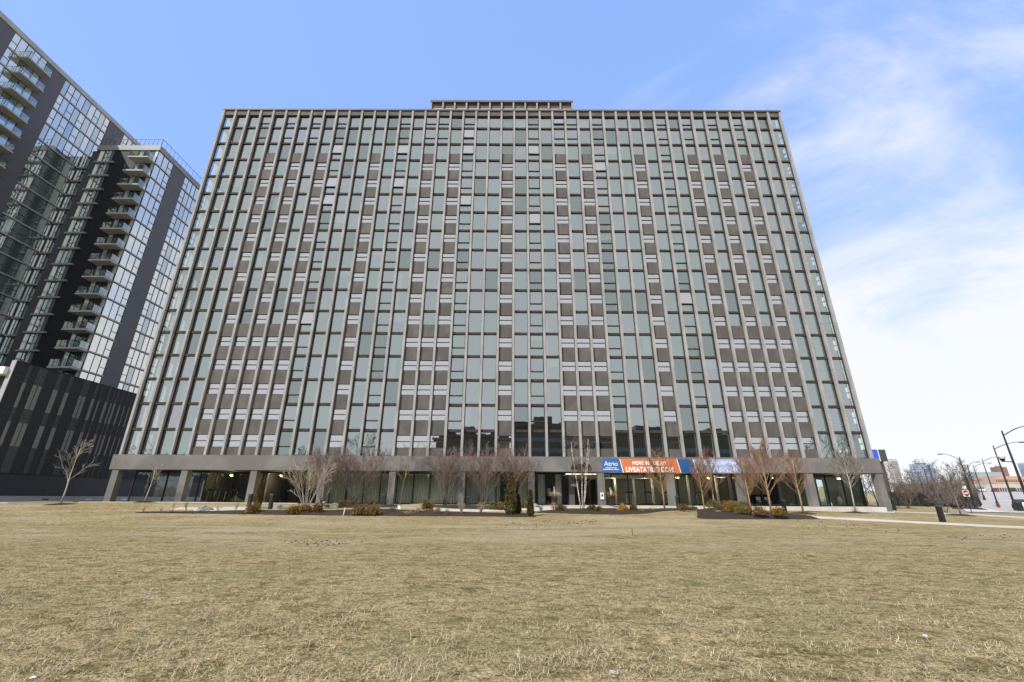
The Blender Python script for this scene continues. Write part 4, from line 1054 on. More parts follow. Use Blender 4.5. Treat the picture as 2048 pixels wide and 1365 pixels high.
def drybush(px, py, wpx, hpx, mt, label, seed, n=26, name='dry_bush'):
    rnd = random.Random(seed); c = at(px, py); k = pxm(c); b = MB(); r = wpx/2/k; h = hpx/k
    for i in range(n):
        a = rnd.uniform(0, 2*PI); o = rnd.uniform(.15, 1)*r; e = c+Vector((math.cos(a)*o, math.sin(a)*o, h*rnd.uniform(.6, 1)))
        m_ = c.lerp(e, .5)+Vector((0, 0, h*.12)); b.tube([c-Vector((0, 0, .04)), m_, e], [.012, .009, .006], 3, cap=False)
        for q in range(3):
            s = c.lerp(e, rnd.uniform(.35, .9)); b.tube([s, s+Vector((rnd.uniform(-1, 1)*r*.3, rnd.uniform(-1, 1)*r*.3, h*rnd.uniform(.1, .35)))], [.008, .005], 3, cap=False)
    tag(b.build(name, M[mt], None, org=c), label, 'bush')
for i, (px, py, w, h, mt, lb) in enumerate([
 (865, 1024, 18, 22, 'orsh', 'upright orange dry bush before the left curtained windows'),
 (836, 1029, 18, 16, 'drygr', 'thin tan dry bush left of the upright orange one'),
 (783, 1027, 18, 14, 'barkb', 'dark twiggy bush in the bed right of the orange-tipped shrub'),
 (815, 1032, 30, 10, 'drygr', 'pale spreading dry stems low at the bed edge'),
 (876, 1031, 22, 17, 'barkb', 'brown twiggy bush below the upright orange bush'),
 (893, 1032, 18, 13, 'barkb', 'short brown twiggy bush left of the two tan bushes'),
 (923, 1030, 22, 22, 'drygr', 'tan feathery dry bush, left of two before the walkway'),
 (961, 1029, 26, 26, 'drygr', 'tan feathery dry bush, right of two before the walkway'),
 (1082, 1025, 12, 12, 'barkg', 'sparse grey bush between the short evergreen and the paving'),
 (1107, 1024, 24, 18, 'drygr', 'grey tan dry bush before the left grass planter'),
 (1132, 1025, 10, 12, 'barkg', 'sparse grey bush just left of the birch stems'),
 (1284, 1026, 18, 8, 'barkr', 'low reddish dry bush right of the bright orange shrub'),
 (1305, 1023, 16, 7, 'drygr', 'low tan dry bush left of the tree under the web address'),
 (1436, 1030, 12, 9, 'drygr', 'pale dry bush on the bare side of the mulch mound'),
 (285, 1026, 14, 14, 'drygr', 'leftmost thin sapling at the tip of the long mulch bed'),
 (322, 1026.5, 9, 13, 'drygr', 'second thin sapling from the left in the long mulch bed'),
 (343, 1026.5, 12, 20, 'drygr', 'third thin sapling from the left in the long mulch bed'),
 (372, 1025, 16, 24, 'barkg', 'fourth thin sapling from the left, with a forked stem'),
 (435, 1026, 16, 16, 'barkg', 'wispy sapling behind the flat grey boulder'),
 (470, 1024, 12, 18, 'barkg', 'wispy sapling left of the narrow bronzed evergreen')]):
    drybush(px, py, w, h, mt, lb, 300+i, n=22 if px > 500 else 5)
def evergreen(px, py, wpx, hpx, mt, label, seed):
    rnd = random.Random(seed); c = at(px, py); k = pxm(c); r = wpx/2/k; h = hpx/k
    t = thing('arborvitae', label, 'evergreen', tuple(c)); b = MB()
    leafmass(b, c+Vector((0, 0, .05)), r, r, h, 3200, .10, 'cone', rnd); b.build('foliage', M[mt], t)
    s = MB(); s.tube([c-Vector((0, 0, .1)), c+Vector((0, 0, h*.85))], [.06, .02], 6); s.build('trunk', M['barkb'], t)
evergreen(1021, 1031, 29, 80, 'ever', 'tallest dark green columnar evergreen before the middle columns', 201)
evergreen(1036, 1028.5, 15, 34, 'ever', 'short side evergreen pressed against the tallest columnar one', 204)
evergreen(1061, 1033, 15.5, 48, 'ever', 'short dark green columnar evergreen right of the tallest one', 202)
evergreen(514, 1016, 17, 53, 'everb', 'narrow bronzed evergreen between two black bollards on the left', 203)

# ================================================================== SMALL THINGS NEAR THE SLAB
bolP = None
def bollard(px, py, topy, label):
    global bolP
    c = at(px, py); h = 1.08
    if bolP is None:
        bolP = thing('bollard', label, 'bollard', tuple(c), 'black square bollards')
        MB().box(c.x-.11, c.x+.11, c.y-.14, c.y+.14, c.z-.1, c.z+h-.12).build('post', M['black'], bolP)
        MB().box(c.x-.16, c.x+.11, c.y-.15, c.y+.15, c.z+h-.118, c.z+h).build('light_head', M['facd'], bolP)
        return bolP
    k = htop(c, px, topy)/h
    return copy_tree(bolP, tuple(c), 0, (min(k, 1.5),)*3 if False else (1, 1, max(.8, min(1.25, k))), label)
bollard(1886, 1044.5, 1007, 'black bollard alone on the right lawn between the two pale paths')
bollard(1571, 1029.5, 1000, 'black bollard between the largest reddish tree and the one with a mulch ring')
bollard(1790, 1021.5, 991, 'black bollard just right of the last column')
bollard(1356, 1013.5, 992, 'black bollard beside the column under the navy banner panel')
bollard(936, 1011.5, 993, 'black bollard beside the middle column behind tan dry bushes')
bollard(767, 1011.5, 989, 'black bollard just left of the column near the small grass mound')
bollard(540, 1018.5, 988, 'black bollard right of the narrow bronzed evergreen')
bollard(497, 1016, 988, 'black bollard left of the narrow bronzed evergreen')
def rock(px, py, wpx, hpx, mt, label, seed):
    rnd = random.Random(seed); c = at(px, py); k = pxm(c); r = wpx/2/k; h = hpx/k
    bm = bmesh.new(); bmesh.ops.create_icosphere(bm, subdivisions=3, radius=1)
    for v in bm.verts:
        n = mnoise.noise(v.co*1.4+Vector((seed, 0, 0)))*.35+mnoise.noise(v.co*3+Vector((0, seed, 0)))*.15
        v.co = v.co*(1+n); v.co.x *= r; v.co.y *= r*.8; v.co.z = max(-.1, v.co.z)*h*1.05
    me = bpy.data.meshes.new('boulder'); bm.to_mesh(me); bm.free(); me.materials.append(M[mt])
    o = bpy.data.objects.new('boulder', me); C.objects.link(o); o.location = c; tag(o, label, 'rock')
import bmesh
rock(408, 1021.5, 30, 8, 'rock', 'flat grey boulder lying on the left walkway', 1)
rock(556, 1018.5, 21, 9, 'rock', 'grey boulder right of the second black bollard from the left', 2)
rock(668, 1016, 20, 9, 'stone', 'pale tan boulder in the grass below the maroon shrubs', 3)
rock(1071, 1016, 18, 7, 'rock', 'flat layered grey rock beside the column left of the entrance', 4)
def planter(px, py, label):
    c = at(px, py); c.z = max(c.z, ZF); t = thing('planter', label, 'planter', tuple(c), 'dark pots of dry grasses by the entrance'); k = 1.0
    MB().lathe(c.x, c.y, [(.22, c.z), (.24, c.z+.02), (.34, c.z+.62), (.37, c.z+.64), (.37, c.z+.70), (.32, c.z+.70), (.31, c.z+.62)], 16).build('pot', M['black'], t, smooth=False)
    rnd = random.Random(px); b = MB()
    for i in range(130):
        a = rnd.uniform(0, 2*PI); o = rnd.uniform(.1, .68); h = rnd.uniform(.25, .62)
        s = Vector((c.x+math.cos(a)*.12, c.y+math.sin(a)*.12, c.z+.66))
        b.tube([s, s+Vector((math.cos(a)*o*.55, math.sin(a)*o*.55, h)), s+Vector((math.cos(a)*o, math.sin(a)*o, h*.72))], [.014, .012, .006], 3, cap=False)
    b.build('grasses', M['orsh'] if px > 1150 else M['drygr'], t)
    b = MB()
    for i in range(12):
        a = rnd.uniform(0, 2*PI); b.tube([(c.x, c.y, c.z+.66), (c.x+math.cos(a)*.12, c.y+math.sin(a)*.1, c.z+rnd.uniform(1.3, 1.75))], [.014, .006], 3, cap=False)
    b.build('plume', M['white'], t)
planter(1109, 1013.5, 'dark pot of dry grasses left of the entrance doors')
planter(1224, 1015.5, 'dark pot of dry grasses with a white plume right of the entrance column')
def stake(px, py, topy, mt, label, w=.05, name='marker_stake', head=False, lean=0):
    c = at(px, py); h = htop(c, px, topy); t = thing(name, label, 'stake', tuple(c))
    MB().tube([c-Vector((0, 0, .05)), c+Vector((lean, 0, h))], w/2, 5).build('post', M[mt], t)
    if head: MB().lathe(c.x+lean, c.y, [(.03, c.z+h), (.10, c.z+h+.01), (.10, c.z+h+.09), (.03, c.z+h+.13)], 10).build('lamp_head', M['trim'], t)
stake(645, 1026.5, 1007, 'trim', 'short silver path light right of the pale sunlit shrub', .05, 'path_light', True)
stake(686.5, 1031.5, 1015.5, 'white', 'thin white stake standing in the mulch left of two golden shrubs', .07, lean=.06)
stake(1040, 1026, 1019, 'trim', 'short silver path light between the two dark columnar evergreens', .05, 'path_light', True)
stake(1665, 1016.5, 1005, 'stone', 'thin tan stake in front of the raised glazed room at the right', .06)
stake(1265, 1071, 1057, 'orsh', 'small pink-topped survey stake out on the lawn', .045)
c = at(800, 1019.5); b = MB(); b.box(c.x-.09, c.x+.09, c.y-.05, c.y+.05, c.z, c.z+.32); o = b.build('marker_sign', M['white'], None, org=c); o.rotation_euler = (0, -.5, 0); tag(o, 'little white sign tilted over by the thin brown tree', 'sign')
# litter and clods on the lawn
for i, (px, py, s, mt, lb) in enumerate([(1043, 1057, .07, 'lblue', 'crumpled pale blue wrapper on the far lawn'), (68, 1356, .026, 'white', 'white paper scrap in the lower left corner'), (296, 1194, .026, 'lblue', 'pale lilac scrap on the left lawn'), (1226, 1345, .03, 'trim', 'grey white clod at the bottom middle'), (1922, 1255, .028, 'stone', 'flat pale leaf on the right lawn'), (1850, 1273, .026, 'white', 'small white scrap on the lower right lawn')]):
    c = at(px, py); bm = bmesh.new(); bmesh.ops.create_icosphere(bm, subdivisions=2, radius=s)
    for v in bm.verts: v.co *= 1+mnoise.noise(v.co*30+Vector((i, 0, 0)))*.7; v.co.z = abs(v.co.z)*.5
    me = bpy.data.meshes.new('scrap'); bm.to_mesh(me); bm.free(); me.materials.append(M[mt]); o = bpy.data.objects.new('scrap', me); C.objects.link(o); o.location = c; tag(o, lb, 'litter')
b = MB(); rnd = random.Random(5)
for i in range(260):
    j = rnd.choice((0, 0, 1, 2, 3)); 
    px, py = [(rnd.uniform(1000, 1200), rnd.gauss(1047, 4)), (rnd.gauss(640, 30), rnd.gauss(1086, 3.5)), (rnd.uniform(1890, 2040), rnd.gauss(1073, 2.5)), (rnd.uniform(1560, 1800), rnd.gauss(1055, 6))][j]
    c = at(px, py); s = rnd.uniform(.015, .055)
    b.poly([(c.x-s*rnd.uniform(.6, 1.6), c.y-s*.4, c.z), (c.x+s*rnd.uniform(.6, 1.6), c.y-s*.5, c.z), (c.x+s*.2, c.y-.1*s, c.z+s*rnd.uniform(.6, 1.1))]); b.poly([(c.x-s, c.y-s*.4, c.z), (c.x+s*.2, c.y-.1*s, c.z+s*.9), (c.x, c.y+s, c.z)])
    b.poly([(c.x+s, c.y-s*.5, c.z), (c.x, c.y+s, c.z), (c.x+s*.2, c.y-.1*s, c.z+s*.8)])
tag(stuff(b.build('soil_clods', M['mulch'])), 'scattered dark soil clods on the lawn', 'soil')

# ---- furniture seen through the ground floor glass
def chair(px, dy, label):
    q = onY(px, 1000, YG+dy); x, y, z = q.x, YG+dy, ZF+.02; t = thing('chair', label, 'chair', (x, y, z), 'chairs in the warm room')
    MB().box(x-.24, x+.24, y-.24, y+.24, z+.42, z+.48).build('seat', M['white'], t); MB().box(x-.24, x+.24, y+.2, y+.25, z+.55, z+.9).build('backrest', M['white'], t)
    for sx in (-.21, .21):
        for sy in (-.21, .21): MB().box(x+sx-.02, x+sx+.02, y+sy-.02, y+sy+.02, z, z+.42).build('leg', M['white'], t)
chair(1519, 1.2, 'white chair left of the tan trunk in the warm room'); chair(1536, 1.4, 'white chair behind the tan trunk in the warm room')
def treadmill(px, dy, label, grp):
    x = onY(px, 1000, YG+dy).x; y = YG+dy; z = ZF+.02; t = thing('treadmill', label, 'treadmill', (x, y, z), grp)
    MB().box(x-.35, x+.35, y-.7, y+.7, z, z+.18).build('deck', M['black'], t)
    for s in (-.33, .33): MB().tube([(x+s, y-.55, z+.1), (x+s, y-.35, z+1.25)], .035, 6).build('upright', M['trim'], t)
    MB().box(x-.4, x+.4, y-.5, y-.25, z+1.2, z+1.38).build('console', M['black'], t)
for px, d, lb in ((425, .9, 'leftmost treadmill in the left gym room'), (447, 1.0, 'middle treadmill in the left gym room'), (470, 1.1, 'rightmost treadmill in the left gym room')): treadmill(px, d, lb, 'treadmills in the left gym')
for px, d, lb in ((1257, 2.0, 'exercise machine left in the gym under the orange banner'), (1296, 1.6, 'exercise machine in the middle of the gym under the orange banner'), (1330, 1.8, 'exercise machine behind the tree under the web address'), (1397, 1.6, 'exercise machine under the navy banner panel')): treadmill(px, d, lb, 'machines in the right gym')
x = onY(1098, 990, YG+1.5).x; y = YG+1.5; t = thing('floor_lamp', 'table lamp with a pale shade in the window left of the entrance', 'lamp', (x, y, ZF))
MB().lathe(x, y, [(.2, ZF+.02), (.2, ZF+.05), (.03, ZF+.07), (.03, ZF+.9), (.12, ZF+1.0), (.03, ZF+1.25)], 10).build('stand', M['black'], t)
MB().lathe(x, y, [(.24, ZF+1.22), (.19, ZF+1.68), (.02, ZF+1.69)], 14).build('lamp_shade', M['curtain'], t)
x = onY(980, 1000, YG+1.5).x; t = thing('sofa', 'pale sofa in the window left of the tall dark evergreen', 'sofa', (x, YG+1.5, ZF))
MB().box(x-.8, x+.8, YG+1.1, YG+1.9, ZF+.02, ZF+.45).build('seat', M['trim'], t); MB().box(x-.8, x+.8, YG+1.9, YG+2.1, ZF+.02, ZF+.9).build('backrest', M['trim'], t)
x = onY(1677, 1000, YG+1.0).x; t = thing('floor_vase', 'large pale vase standing in the glazed room at the right end', 'vase', (x, YG+1, ZF))
MB().lathe(x, YG+1, [(.15, ZF+.02), (.3, ZF+.3), (.32, ZF+.6), (.18, ZF+.95), (.2, ZF+1.0)], 14).build('body', M['trim'], t)
b = MB(); rnd = random.Random(3)
for i in range(16): a = rnd.uniform(0, 6.28); b.tube([(x, YG+1, ZF+.95), (x+math.cos(a)*.3, YG+1+math.sin(a)*.3, ZF+rnd.uniform(1.3, 1.7))], [.012, .008], 3, cap=False)
b.build('branches', M['barkg'], t)
for px in (1498, 1510):
    x = onY(px, 1000, YG+1.8).x; t = thing('table', 'low table left in the warm room' if px < 1500 else 'dark table beside the white chairs in the warm room', 'table', (x, YG+1.8, ZF))
    MB().box(x-.35, x+.35, YG+1.5, YG+2.1, ZF+.7, ZF+.74).build('tabletop', M['black'], t)
    for sx in (-.3, .3): MB().box(x+sx-.02, x+sx+.02, YG+1.78, YG+1.82, ZF+.02, ZF+.7).build('leg', M['black'], t)

# ================================================================== STREET SIDE (right)
def street_lamp(bx, by, tx, ty, hx, hy, label, side=1):
    c = at(bx, by); top = onY(tx, ty, c.y); H = top.z-c.z; tip = onY(hx, hy, c.y); L = abs(tip.x-c.x)
    t = thing('street_lamp', label, 'street lamp', tuple(c), 'tall dark street lamps along the avenue')
    MB().lathe(c.x, c.y, [(.26, c.z-.1), (.26, c.z+.2), (.2, c.z+.9), (.12, c.z+1.3), (.06, c.z+H)], 10).build('pole', M['black'], t)
    b = MB(); L = max(1.8, min(L, 4)); pts = []
    for i in range(9):
        u = i/8; pts.append((c.x+side*L*u, c.y, c.z+H-.45+.95*math.sin(u*PI/2)))
    b.tube(pts, [.045]*5+[.035]*4, 6); b.build('arm', M['black'], t)
    e = pts[-1]; MB().lathe(0, 0, [(0.001, 0)], 3)
    hb = MB(); hb.box(min(e[0], e[0]+side*.75), max(e[0], e[0]+side*.75), c.y-.14, c.y+.14, e[2]-.10, e[2]+.04); hb.build('lamp_head', M['facd'], t)
    return c, t
cA, tA = street_lamp(2066, 1029, 2005, 862, 2060, 850, 'nearest tall dark street lamp with a globe lantern, cut by the right edge')
street_lamp(2033.5, 1022, 1988.4, 891.7, 2040, 887, 'second nearest tall street lamp, its arm reaching right')
street_lamp(1997.5, 1015, 1962.7, 919, 1996, 911, 'street lamp with the red hydrant at its foot')
street_lamp(1969.8, 1001, 1948.9, 930.5, 1978, 925, 'farthest street lamp standing over the rise of the avenue')
street_lamp(1953, 1017, 1916.5, 914.5, 1884, 908, 'street lamp with its arm reaching left over the bare trees', -1)
street_lamp(1961.5, 1011, 1932.4, 929, 1951, 921, 'street lamp at the end of the dark hedge', 1)
z = cA.z+4.6; b = MB(); b.tube([(cA.x, cA.y, z), (cA.x-.95, cA.y, z+.05)], .04, 6); b.build('lantern_arm', M['black'], tA)
MB().lathe(cA.x-.95, cA.y, [(.08, z), (.22, z+.28), (.20, z+.3)], 12).build('lantern_base', M['black'], tA)
MB().lathe(cA.x-.95, cA.y, [(.20, z+.3), (.30, z+.5), (.24, z+.75), (.08, z+.95), (.02, z+1.15)], 12).build('lantern_globe', M['white'], tA)
c = at(1998.5, 1016.2); t = thing('hydrant', 'red fire hydrant at the foot of a street lamp', 'hydrant', tuple(c))
MB().lathe(c.x, c.y, [(.2, c.z), (.2, c.z+.08), (.14, c.z+.1), (.14, c.z+.6), (.18, c.z+.62), (.15, c.z+.75), (.04, c.z+.86)], 12).build('body', M['red'], t)
MB().tube([(c.x-.28, c.y, c.z+.5), (c.x+.28, c.y, c.z+.5)], .08, 8).build('nozzle', M['red'], t)
c = at(1857, 1015.5); H = htop(c, 1838, 946); t = thing('park_lamp', 'thin black park lamp with an open lantern before the fence', 'lamp post', tuple(c))
MB().tube([c, c+Vector((0, 0, H-.7))], [.07, .05], 8).build('pole', M['black'], t)
b = MB(); zt = c.z+H-.7
for sx, sy in ((-1, -1), (1, -1), (1, 1), (-1, 1)): b.tube([(c.x, c.y, zt), (c.x+.12*sx, c.y+.12*sy, zt+.15), (c.x+.34*sx, c.y+.34*sy, zt+.68)], .025, 4)
b.box(c.x-.38, c.x+.38, c.y-.38, c.y+.38, zt+.68, zt+.74); b.build('lantern', M['black'], t)
c = at(1944, 1026.5); t = thing('road_sign', 'red and white no entry sign on a thin post by the hedge', 'sign', tuple(c)); H = htop(c, 1925, 972)
MB().tube([c, c+Vector((0, 0, H))], .035, 6).build('post', M['black'], t)
def disc(x, y, z, r, th, n=20):
    b = MB(); A = [(x+r*math.cos(2*PI*i/n), y, z+r*math.sin(2*PI*i/n)) for i in range(n)]; B = [(p[0], y+th, p[2]) for p in A]
    b.poly(A); b.poly(list(reversed(B)))
    for i in range(n): j = (i+1) % n; b.poly([A[j], A[i], B[i], B[j]])
    return b
zs = c.z+H*.72
MB().box(c.x-.30, c.x+.30, c.y-.06, c.y-.03, zs-.30, zs+.30).build('sign_board', M['white'], t)
disc(c.x, c.y-.075, zs, .27, .012).build('sign_disc', M['red'], t)
MB().box(c.x-.19, c.x+.19, c.y-.09, c.y-.076, zs-.06, zs+.06).build('sign_bar', M['white'], t)
MB().box(c.x-.2, c.x+.2, c.y-.05, c.y-.03, zs+.4, zs+.7).build('sign_plate', M['white'], t)
c = at(2042, 1023); t = thing('litter_bin', 'black litter bin on the pavement at the right edge', 'bin', tuple(c))
MB().lathe(c.x, c.y, [(.28, c.z), (.3, c.z+.05), (.34, c.z+1.0), (.3, c.z+1.1), (.1, c.z+1.2)], 14).build('body', M['black'], t)
# cars
def car(px, py, mt, label, az, grp='cars on the avenue', pos=None):
    c = at(px, py) if pos is None else Vector(pos); t = thing('car', label, 'car', tuple(c), grp); o = c
    ca, sa = math.cos(az), math.sin(az)
    def tf(x, y, z): return (o.x+x*ca-y*sa, o.y+x*sa+y*ca, o.z+z)
    def hull(sec, name, m):
        b = MB(); n = len(sec[0][1])
        for (x, prof) in sec:
            for (y, z) in prof: b.v.append(tf(x, y, z))
        for i in range(len(sec)-1):
            for j in range(n): b.f.append((i*n+j, i*n+(j+1) % n, (i+1)*n+(j+1) % n, (i+1)*n+j)); b.mi.append(0)
        b.f.append(tuple(reversed(range(n)))); b.mi.append(0); b.f.append(tuple((len(sec)-1)*n+j for j in range(n))); b.mi.append(0)
        return b.build(name, M[m], t)
    pr = lambda w, z0, z1: [(-w, z0), (w, z0), (w*1.02, (z0+z1)/2), (w*.92, z1), (-w*.92, z1), (-w*1.02, (z0+z1)/2)]
    hull([(-2.25, pr(.78, .35, .75)), (-2.0, pr(.86, .25, .95)), (-.9, pr(.9, .22, 1.0)), (1.0, pr(.9, .22, .98)), (2.0, pr(.86, .25, .85)), (2.3, pr(.75, .35, .65))], 'body', mt)
    hull([(-1.95, pr(.76, .96, .98)), (-1.3, pr(.74, .96, 1.42)), (.2, pr(.74, .96, 1.45)), (1.05, pr(.76, .96, .99))], 'cabin', 'carb')
    for x in (-1.4, 1.4):
        for y in (-.86, .86):
            b = MB(); n = 14; A = [tf(x+.33*math.cos(2*PI*i/n), y-.1, .33+.33*math.sin(2*PI*i/n)) for i in range(n)]; B = [tf(x+.33*math.cos(2*PI*i/n), y+.1, .33+.33*math.sin(2*PI*i/n)) for i in range(n)]
            b.poly(A); b.poly(list(reversed(B)))
            for i in range(n): j = (i+1) % n; b.poly([A[j], A[i], B[i], B[j]])
            b.build('wheel', M['tyre'], t)
    for y in (-.6, .6):
        b = MB(); b.poly([tf(-2.27, y-.16, .62), tf(-2.27, y+.16, .62), tf(-2.2, y+.16, .78), tf(-2.2, y-.16, .78)]); b.build('tail_light', M['tail'], t)
AZ = math.atan2(.724, .69)
for s, o_, mt, lb in ((118, 8, 'carr', 'red car farthest up the avenue'), (104, 4.3, 'carw', 'white car up the avenue near the kerb'), (110, 12, 'carb', 'dark car in the far lane up the avenue'), (96, 15.3, 'carw', 'white car on the far side of the avenue rise'), (124, 4.5, 'carb', 'dark car beyond the rise by the kerb')):
    P_ = along(s, o_); car(0, 0, mt, lb, AZ, pos=(P_[0], P_[1], g0(*P_)+.04))
P_ = along(6, 3.2); car(0, 0, 'carw', 'white parked car at the kerb cut by the right edge', AZ, pos=(along(-11.5, 4.2)[0], along(-11.5, 4.2)[1], g0(*along(-11.5, 4.2))+.04))
# fence
fA = at(1787, 1012.5); fB = at(1962, 1014.8)
fn = thing('metal_fence', 'long black picket fence behind the bare shrubs at the right', 'fence', tuple(fA))
L = (fB-fA).length; n = int(L/.16); b = MB(); H = htop(fA, 1784, 985.5)
for i in range(n): q = fA.lerp(fB, i/n); z = g0(q.x, q.y); b.box(q.x-.062, q.x+.062, q.y-.02, q.y+.02, z+.05, z+H)
stuff(b.build('picket', M['black'], fn))
b = MB()
for zz in (.2, H*.55, H): 
    b.tube([fA+Vector((0, 0, zz)), fB+Vector((0, 0, zz+g0(fB.x, fB.y)-g0(fA.x, fA.y)))], .045, 4)
b.build('rail', M['black'], fn)
b = MB(); q0 = Vector((fA.x, fA.y+.25, 0)); q1 = Vector((fB.x, fB.y+.25, 0))
for i in range(16):
    q = fA.lerp(fB, i/15); z = g0(q.x, q.y); MB().box(q.x-.07, q.x+.07, q.y-.07, q.y+.07, z-.1, z+H+.12).build('post', M['black'], fn)
FY = max(fA.y, fB.y)
print('fence', tuple(fA), tuple(fB), H)
# bare trees and hedge shrubs beyond
t1 = make_tree('bare_tree', 'broad bare tree behind the fence right of the last column', 'tree', (0, 0, -500), 9, 'big', 'barkd', 'barkd', 71, frm=.25, rad=.16, group='bare trees beyond the fence')
t2 = make_tree('bare_tree', 'broad bare tree behind the fence, second shape', 'tree', (0, 0, -500), 9, 'big', 'barkb', 'barkb', 72, frm=.18, rad=.12, group='bare trees beyond the fence')
t3 = make_tree('bare_bush', 'brown bare bush', 'shrub', (0, 0, -500), 4, 'vase', 'barkb', 'barkb', 73, stems=10, lean=.5, frm=.2, rad=.03, group='bare bushes along the fence')
t4 = make_tree('bare_bush', 'grey bare bush', 'shrub', (0, 0, -500), 4, 'vase', 'barkg', 'barkg', 74, stems=9, lean=.6, frm=.2, rad=.03, group='bare bushes along the fence')
used = set()
def place(src, px, py, topy, label, baseH, rot, Y=None):
    if Y is None: c = at(px, py)
    else:
        q = onY(px, py, Y); c = Vector((q.x, Y, g0(q.x, Y)))
    s = max(.25, htop(c, px, topy)/baseH)
    if src.name not in used:
        used.add(src.name); src.location = c; src.scale = (s, s, s); src.rotation_euler = (0, 0, rot); src['label'] = label; return src
    return copy_tree(src, tuple(c), rot, s, label)
for i, (s_, px, topy, Y, lb) in enumerate([
 (t1, 1905, 946, 97, 'tall dark bare tree standing left of the left-armed street lamp'),
 (t2, 1845, 950, 101, 'bare tree in front of the blue glass tower beyond the fence'),
 (t1, 1872, 936, 106, 'crooked dark bare tree right of the blue glass tower'),
 (t2, 1795, 942, 95, 'brown bare tree in front of the pale gridded tower'),
 (t1, 1932, 938, 98, 'spreading dark bare tree behind the two middle street lamps'),
 (t2, 1820, 955, 104, 'bare tree between the pale gridded tower and the blue tower'),
 (t2, 1770, 950, 94, 'low bare tree just right of the last column'),
 (t1, 1755, 945, 80, 'dark bare tree seen under the beam beside the last column'),
 (t2, 1945, 945, 94, 'brown bare tree at the end of the fence near the avenue'),
 (t1, 1735, 950, 95, 'dark bare tree seen through the last glazed bay'),
 (t2, 1885, 952, 93, 'brown bare tree behind the sapling on the right lawn')]):
    place(s_, px, 1005, topy, lb, 8.4, i*1.3, max(Y, FY+6) if px > 1780 else Y)
for i, (s_, px, py, topy, lb) in enumerate([
 (t3, 1817, 1017.5, 962, 'bare brown bush in a mulch ring before the fence'), (t4, 1893, 1026, 972, 'bare grey multi-stem bush right of the black bollard'),
 (t4, 1840, 1013, 965, 'reddish bare bush behind the thin park lamp'), (t3, 1862, 1013, 960, 'brown bare bush right of the thin park lamp'), (t4, 1878, 1013, 962, 'reddish bare bush left of the sapling'),
 (t3, 1905, 1015, 955, 'brown bare bush in the hedge behind the no entry sign, left'), (t4, 1920, 1016, 958, 'reddish bare bush in the hedge behind the no entry sign'), (t3, 1933, 1016.5, 955, 'brown bare bush in the hedge under the left-armed street lamp'),
 (t4, 1943, 1016.5, 965, 'reddish bare bush near the avenue end of the hedge'), (t3, 1951, 1016.5, 975, 'small brown bush at the avenue end of the hedge'), (t3, 1795, 1012, 968, 'brown bare bush against the fence by the last column'),
 (t4, 1806, 1012.5, 972, 'reddish bare bush against the fence left of the mulch ring'), (t3, 1828, 1012.5, 970, 'brown bare bush against the fence right of the mulch ring'), (t4, 1850, 1012.5, 975, 'small reddish bush right at the foot of the park lamp')]):
    behind = (px < 1885 and i > 1)
    place(s_, px, py-2 if behind else py, topy+(0 if behind else 6), lb, 3.9, i*.9, FY+2+(i % 3)*2 if behind else None)
ring(1817, 1017.5, 1.2)
loft('mulch_bed', [(1905, 1018.2), (1930, 1019.5), (1955, 1021), (1984, 1022.5)], [(1905, 1013), (1930, 1013.5), (1950, 1014.5), (1962, 1016.5)], M['mulch'], mound=.1, rag=.05)
# far buildings
def fbox(name, px0, px1, pytop, Y, D, mt, parent, ref=None, z0=-3):
    D = min(D, .4*(px1-px0)*Y/(px0-1024)); px0 = px0+(px0-1024)*D/(Y+D)
    a = onY(px0, pytop, Y); e = onY(px1, pytop, Y)
    MB().box(a.x, e.x, Y, Y+D, z0, (a.z+e.z)/2).build(name, M[mt], parent); return a.x, e.x, (a.z+e.z)/2
def fgrid(x0, x1, z0, z1, Y, nx_, nz_, mt, parent, fx=.6, fz=.55, name='window_band'):
    for j in range(nz_):
        b = MB(); dz = (z1-z0)/nz_; dx = (x1-x0)/nx_
        for i in range(nx_): cx_ = x0+dx*(i+.5); b.box(cx_-dx*fx/2, cx_+dx*fx/2, Y-.12, Y+.02, z0+dz*(j+.5-fz/2), z0+dz*(j+.5+fz/2))
        b.v.append; b.box(x0+.05*dx, x1-.05*dx, Y-.06, Y+.01, z0+dz*(j+.5-fz/2)-.12, z0+dz*(j+.5-fz/2)-.0)
        b.build(name, M[mt], parent)
def fthing(lb, px, Y): q = onY(px, 990, Y); return thing('far_building', lb, 'building', (q.x, Y, 0))
t = fthing('pale gridded concrete tower just right of the slab', 1780, 210); x0, x1, zt = fbox('wall', 1771, 1793.5, 918, 210, 14, 'facw', t); fgrid(x0, x1, 2, zt-1, 210, 3, 16, 'trimd', t, .86, .62)
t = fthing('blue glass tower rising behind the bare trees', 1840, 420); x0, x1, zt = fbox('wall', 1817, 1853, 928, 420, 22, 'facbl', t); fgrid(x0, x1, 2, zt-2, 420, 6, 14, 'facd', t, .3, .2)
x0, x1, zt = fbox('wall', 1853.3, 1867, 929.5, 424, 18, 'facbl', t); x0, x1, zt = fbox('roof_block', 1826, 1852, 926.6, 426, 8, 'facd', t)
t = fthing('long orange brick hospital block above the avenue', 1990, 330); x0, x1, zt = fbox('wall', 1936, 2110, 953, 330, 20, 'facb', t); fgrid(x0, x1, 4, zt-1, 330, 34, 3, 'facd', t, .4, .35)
t = fthing('pale green glass roofed block behind the orange brick one', 1965, 352); x0, x1, zt = fbox('wall', 1922, 2003, 944.5, 352, 20, 'facg', t); fgrid(x0, x1, zt-12, zt-1, 352, 20, 2, 'facbl', t, .8, .7)
t = fthing('square brown brick tower above the orange block', 1997, 360); x0, x1, zt = fbox('wall', 1979, 2013, 934.5, 360, 22, 'facr', t); fbox('roof_block', 1988, 2000, 932, 366, 8, 'trimd', t)
